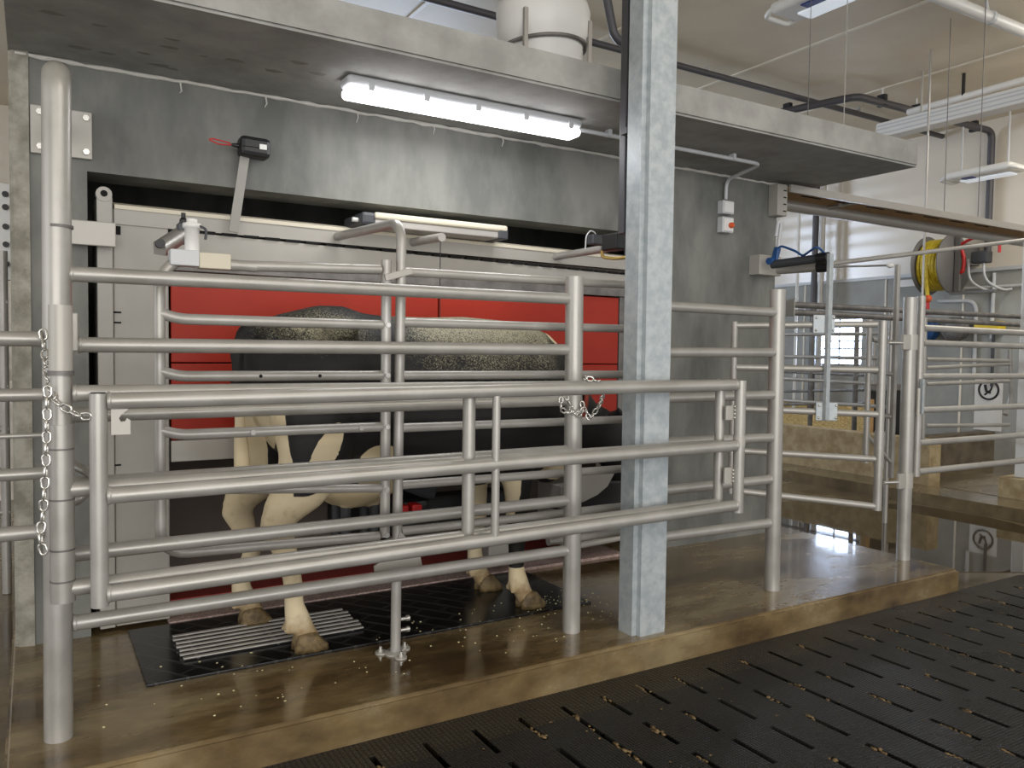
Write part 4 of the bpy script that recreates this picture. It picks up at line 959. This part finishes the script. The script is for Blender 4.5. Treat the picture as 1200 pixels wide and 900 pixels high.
MB().tube([rc+V((0, -.22, .25)), rc+V((0, -.45, .35)), rc+V((0, -.75, .25)), rc+V((0, -.75, .10))], .02, fil=.15).build('red_hose', M['redp'], hr)
MB().tube([rc+V((0, -.25, .2)), rc+V((0, -.30, .05)), rc+V((0, -.28, -.12)), rc+V((0, -.22, -.12))], .025, fil=.08).build('red_handle', M['redp'], hr)
MB().rbox(rc+V((-.05, -.62, -.02)), rc+V((.1, -.40, .14)), .02).build('valve', M['darkgrey'], hr)
for dy in (-.35, -.55): MB().tube([rc+V((0, dy, .05)), rc+V((0, dy-.02, -.25)), rc+V((.2, dy-.15, -.38)), rc+V((.43, dy-.15, -.35))], .017, fil=.12, n=8).build('grey_hose', M['lightgrey'], hr)
MB().rbox(atx(1090, 334, 10.7), atx(1058, 329, 10.8), .003).build('hose_guide', M['white'], hr)
cw = thing('wall_conduit', (11.28, 6.2, 2.2), 'pale conduit bent down the grey block wall under the hose reel', 'conduit')
tubep('pipe', M['lightgrey'], cw, [(11.27, 6.75, 2.15), (11.27, 6.2, 2.13), (11.27, 6.2, 1.1)], .025, fil=.15)
tubep('pipe', M['lightgrey'], cw, [(11.27, 5.98, 2.5), (11.27, 5.98, 1.6)], .025)
# things on the block wall
for (yy, cc, lb) in ((6.88, 'blue', 'blue round spool hanging on the right wall'), (6.45, 'greyreel', 'grey round spool hanging on the right wall')):
    s_ = thing('wall_spool', (11.2, yy, 1.75), lb, 'spool', 'spools on the wall')
    MB().lathe((11.12, yy, 1.74), [(.06, 0), (.17, .01), (.17, .04), (.08, .05), (.08, .12), (.17, .13), (.17, .16)], 22, 'X').build('spool', M[cc], s_)
    MB().tube([(11.12, yy, 1.74), (11.30, yy, 1.74)], .02).build('peg', M['black'], s_)
yb_ = thing('yellow_caddy', (11.2, 5.97, 1.75), 'yellow plastic caddy on a bracket on the right wall', 'caddy')
MB().rbox((11.1, 5.80, 1.70), (11.29, 6.14, 1.84), .02).build('caddy', M['yellowp'], yb_)
MB().box((11.27, 5.82, 1.66), (11.30, 6.12, 1.70)).build('bracket', M['darkgrey'], yb_)
rod_ = tag(MB().tube([(11.26, 5.95, 1.7), (11.26, 5.95, .95)], .02).build('tool_handle', M['darkgrey']), 'dark tool handle hanging below the yellow caddy', 'tool')
# ------------------------------------------------------------------ overhead: cable channel, pipes, lamps
tr_ = thing('overhead_channel', (4.8, 4.3, 2.55), 'long steel channel rail suspended from the wall end out to the right', 'rail')
MB().box((4.79, 4.01, 2.545), (8.27, 4.03, 2.60)).build('front_flange', M['alu'], tr_)
MB().box((4.79, 4.03, 2.575), (8.27, 4.36, 2.585)).box((8.27, 4.16, 2.575), (11.2, 4.36, 2.585)).build('web', M['wood'], tr_)
tubep('rear_tube', M['alu'], tr_, [(4.79, 4.37, 2.545), (11.2, 4.37, 2.545)], .052)
for k in range(7): MB().box((5.1+.4*k, 4.16, 2.571), (5.32+.4*k, 4.175, 2.576)).build('slot', M['gap'], tr_)
for x in (5.62,):
    tubep('drop_rod', M['steelsheet'], tr_, [(x, 4.2, 2.56), (x, 4.2, CZ)], .0035, n=8)
    MB().lathe((x, 4.2, 2.55), [(.03, 0), (.03, .03), (.012, .05)], 10).build('rod_nut', M['steelsheet'], tr_)
    tubep('tie_bar', M['steelthin'], tr_, [(x-.02, 4.02, 2.555), (x, 4.37, 2.56)], .012, n=8)
dr = thing('hanging_rod', (7.6, 5.4, 2.4), 'thin vertical cable dropping from the ceiling behind the slab corner', 'cable')
a = atx(1087, 170, 8.2); tubep('cable', M['alu'], dr, [(a.x, a.y, 2.0), (a.x, a.y, CZ)], .012, n=8)
for px, ptop, pbot, X, lb in ((1110, 32, 250, 7.6, 'left of the two thin hanging wires by the white beam'), (1150, 30, 262, 7.4, 'right of the two thin hanging wires by the white beam'), (945, 0, 137, 5.6, 'thin hanging wire by the ceiling lamp with the badge')):
    a = atx(px-(2 if px > 1000 else 0), 200, X); h_ = tag(MB().tube([(a.x, a.y, atx(px-4, pbot, X).z), (a.x, a.y, CZ)], .0032 if X < 6 else .004, n=6).build('hanging_wire', M['darksteel']), lb, 'wire', 'thin hanging wires')
dp = thing('dark_pipe', (6, 6.6, 4.42), 'long dark pipe crossing under the ceiling', 'pipe')
tubep('pipe', M['pvcdark'], dp, [(2.5, 6.68, 4.52), (11.28, 6.78, 4.52)], .035)
for x in (6.6, 9.3): MB().box((x-.012, 6.70, 4.53), (x+.012, 6.77, CZ)).build('hanger', M['steelsheet'], dp)
lp = thing('pipe_loop', (8.4, 6.6, 4.4), 'dark grey pipe loop under the ceiling that drops down the right wall', 'pipe')
tubep('pipe', M['pvcdark'], lp, [(8.15, 7.1, 4.42), (8.42, 6.12, 4.42), (11.22, 6.05, 4.42), (11.22, 6.05, 2.75)], .045, fil=.12)
for x in (8.9, 9.6, 10.3, 10.9): MB().box((x-.03, 6.07, 4.38), (x+.03, 6.17, 4.52)).build('clamp', M['black'], lp)
for x in (8.9, 9.6, 10.3): tubep('hook', M['white'], lp, [(x, 6.12, 4.5), (x, 6.12, CZ)], .012, n=8)
MB().box((8.19, 6.92, 4.38), (8.25, 7.02, 4.52)).build('clamp', M['black'], lp)
w1 = thing('white_pipe', (7, 4.1, 4.45), 'white pipe crossing the top right corner under the ceiling', 'pipe', 'white pipes under the ceiling')
tubep('pipe', M['white'], w1, [(6.5, 4.15, 4.47), (11.2, 4.13, 4.47)], .055)
MB().lathe((7.55, 4.14, 4.47), [(.062, 0), (.062, .05)], 16, 'X').build('coupling', M['lightgrey'], w1)
tubep('hanger', M['lightgrey'], w1, [(7.55, 4.14, 4.47), (7.5, 4.14, CZ)], .015, n=8)
w2 = thing('white_pipe', (9.2, 5.4, 4.42), 'thinner white pipe running toward the viewer above the white beam', 'pipe', 'white pipes under the ceiling')
tubep('pipe', M['white'], w2, [(9.25, 6.0, 4.34), (9.1, 2.5, 4.34)], .04)
for y in (5.3, 4.5): tubep('hanger', M['black'], w2, [(9.2, y, 4.34), (9.2, y, CZ)], .02, n=8)
wbm = thing('white_beam', (8.7, 5, 4.0), 'white ribbed channel beam hung below the ceiling on the right', 'beam')
bmz = MB().rbox((8.62, 1.5, 3.93), (8.82, 6.0, 4.10), .01).build('channel', M['white'], wbm)
for z in (3.97, 4.02, 4.06): MB().box((8.612, 1.5, z-.006), (8.622, 6.0, z+.006)).build('rib', M['lightgrey'], bmz)
for y in (3.2, 5.5): tubep('hanger', M['steelsheet'], wbm, [(8.72, y, 4.1), (8.72, y, CZ)], .012, n=8)
def lamp(loc, hl, lb):
    t = thing('ceiling_lamp', loc, lb, 'lamp', 'white ceiling lamps'); c = V(loc)
    MB().rbox(c+V((-.19, -hl, -.04)), c+V((.19, hl, .06)), .08, n=4).build('shell', M['white'], t)
    MB().rbox(c+V((.0, -hl+.1, -.056)), c+V((.185, hl*.75, -.034)), .008).build('lens', M['lampon'], t)
    MB().rbox(c+V((-.12, hl*.2, -.052)), c+V((-.02, hl*.55, -.036)), .03).build('badge', mat('blue_badge', (40,56,130), .4), t)
    for q in (-.7, .7): MB().tube([c+V((0, hl*q, .05)), c+V((0, hl*q, CZ-loc[2]))], .012, n=8).build('hanger', M['lightgrey'], t)
    for q in (-1, 1): MB().tube([c+V((-.17, q*(hl-.03), .0)), c+V((-.15, q*(hl+.07), -.03)), c+V((.15, q*(hl+.07), -.03)), c+V((.17, q*(hl-.03), .0))], .024, fil=.08).build('end_handle', M['white'], t)
lamp((5.87, 4.42, 4.43), .64, 'white ceiling lamp with blue badge at the top edge of the view')
lamp((10.55, 5.77, 3.72), .42, 'white ceiling lamp in front of the right wall beside the pipe drop')
hk = thing('pipe_elbow', (3.1, 4.6, 3.7), 'dark pipe with an elbow joining the column just left of its top', 'pipe')
tubep('pipe', M['pvcdark'], hk, [at(708, -20, 5.2), at(720, 45, 5.2), at(738, 54, 5.2)], .035, fil=.12)
# tall poles on the far right wall seen past the wall end
for px, c_, X, r_, lb in ((955, 'pvcdark', 11.0, .05, 'dark tall pipe standing before the white wall past the wall end'), (963, 'steelthin', 11.0, .045, 'pale tall pipe standing beside the dark one before the white wall'), (935, 'white', 10.9, .025, 'slim white tall pipe nearest the wall end')):
    a = atx(px, 300, X); tag(MB().tube([(X, a.y, GZ), (X, a.y, CZ)], r_, n=12).build('wall_pipe', M[c_]), lb, 'pipe', 'tall pipes by the white wall')
# ------------------------------------------------------------------ left background beyond the wall
struct(MB().box((-4.5, 9.0, GZ-.1), (-.08, 9.1, 1.0)).build('wall_left_rear', M['lap']))
bg = thing('rear_gate', (-.35, 6, .1), 'tube gate standing in the passage left of the wall', 'gate')
for z in (.35, .6, .85, 1.1, 1.35, 1.6): tubep('rail', M['steelthin'], bg, [(-1.4, 5.6, z), (-.12, 5.6, z)], .02)
for x in (-.14, -.75): tubep('post', M['steelthin'], bg, [(x, 5.6, GZ), (x, 5.6, 1.9)], .025)
bx_ = thing('fuse_panel', (-.2, 5.8, 1.9), 'pale panel with small black plugs on the passage side', 'panel')
MB().rbox((-.42, 5.9, 1.75), (-.10, 5.96, 2.35), .006).build('panel', M['white'], bx_)
for z in (1.85, 1.97, 2.08, 2.2, 2.28): MB().lathe((-.13, 5.88, z), [(.018, 0), (.018, .02)], 10, 'Y').build('plug', M['black'], bx_)
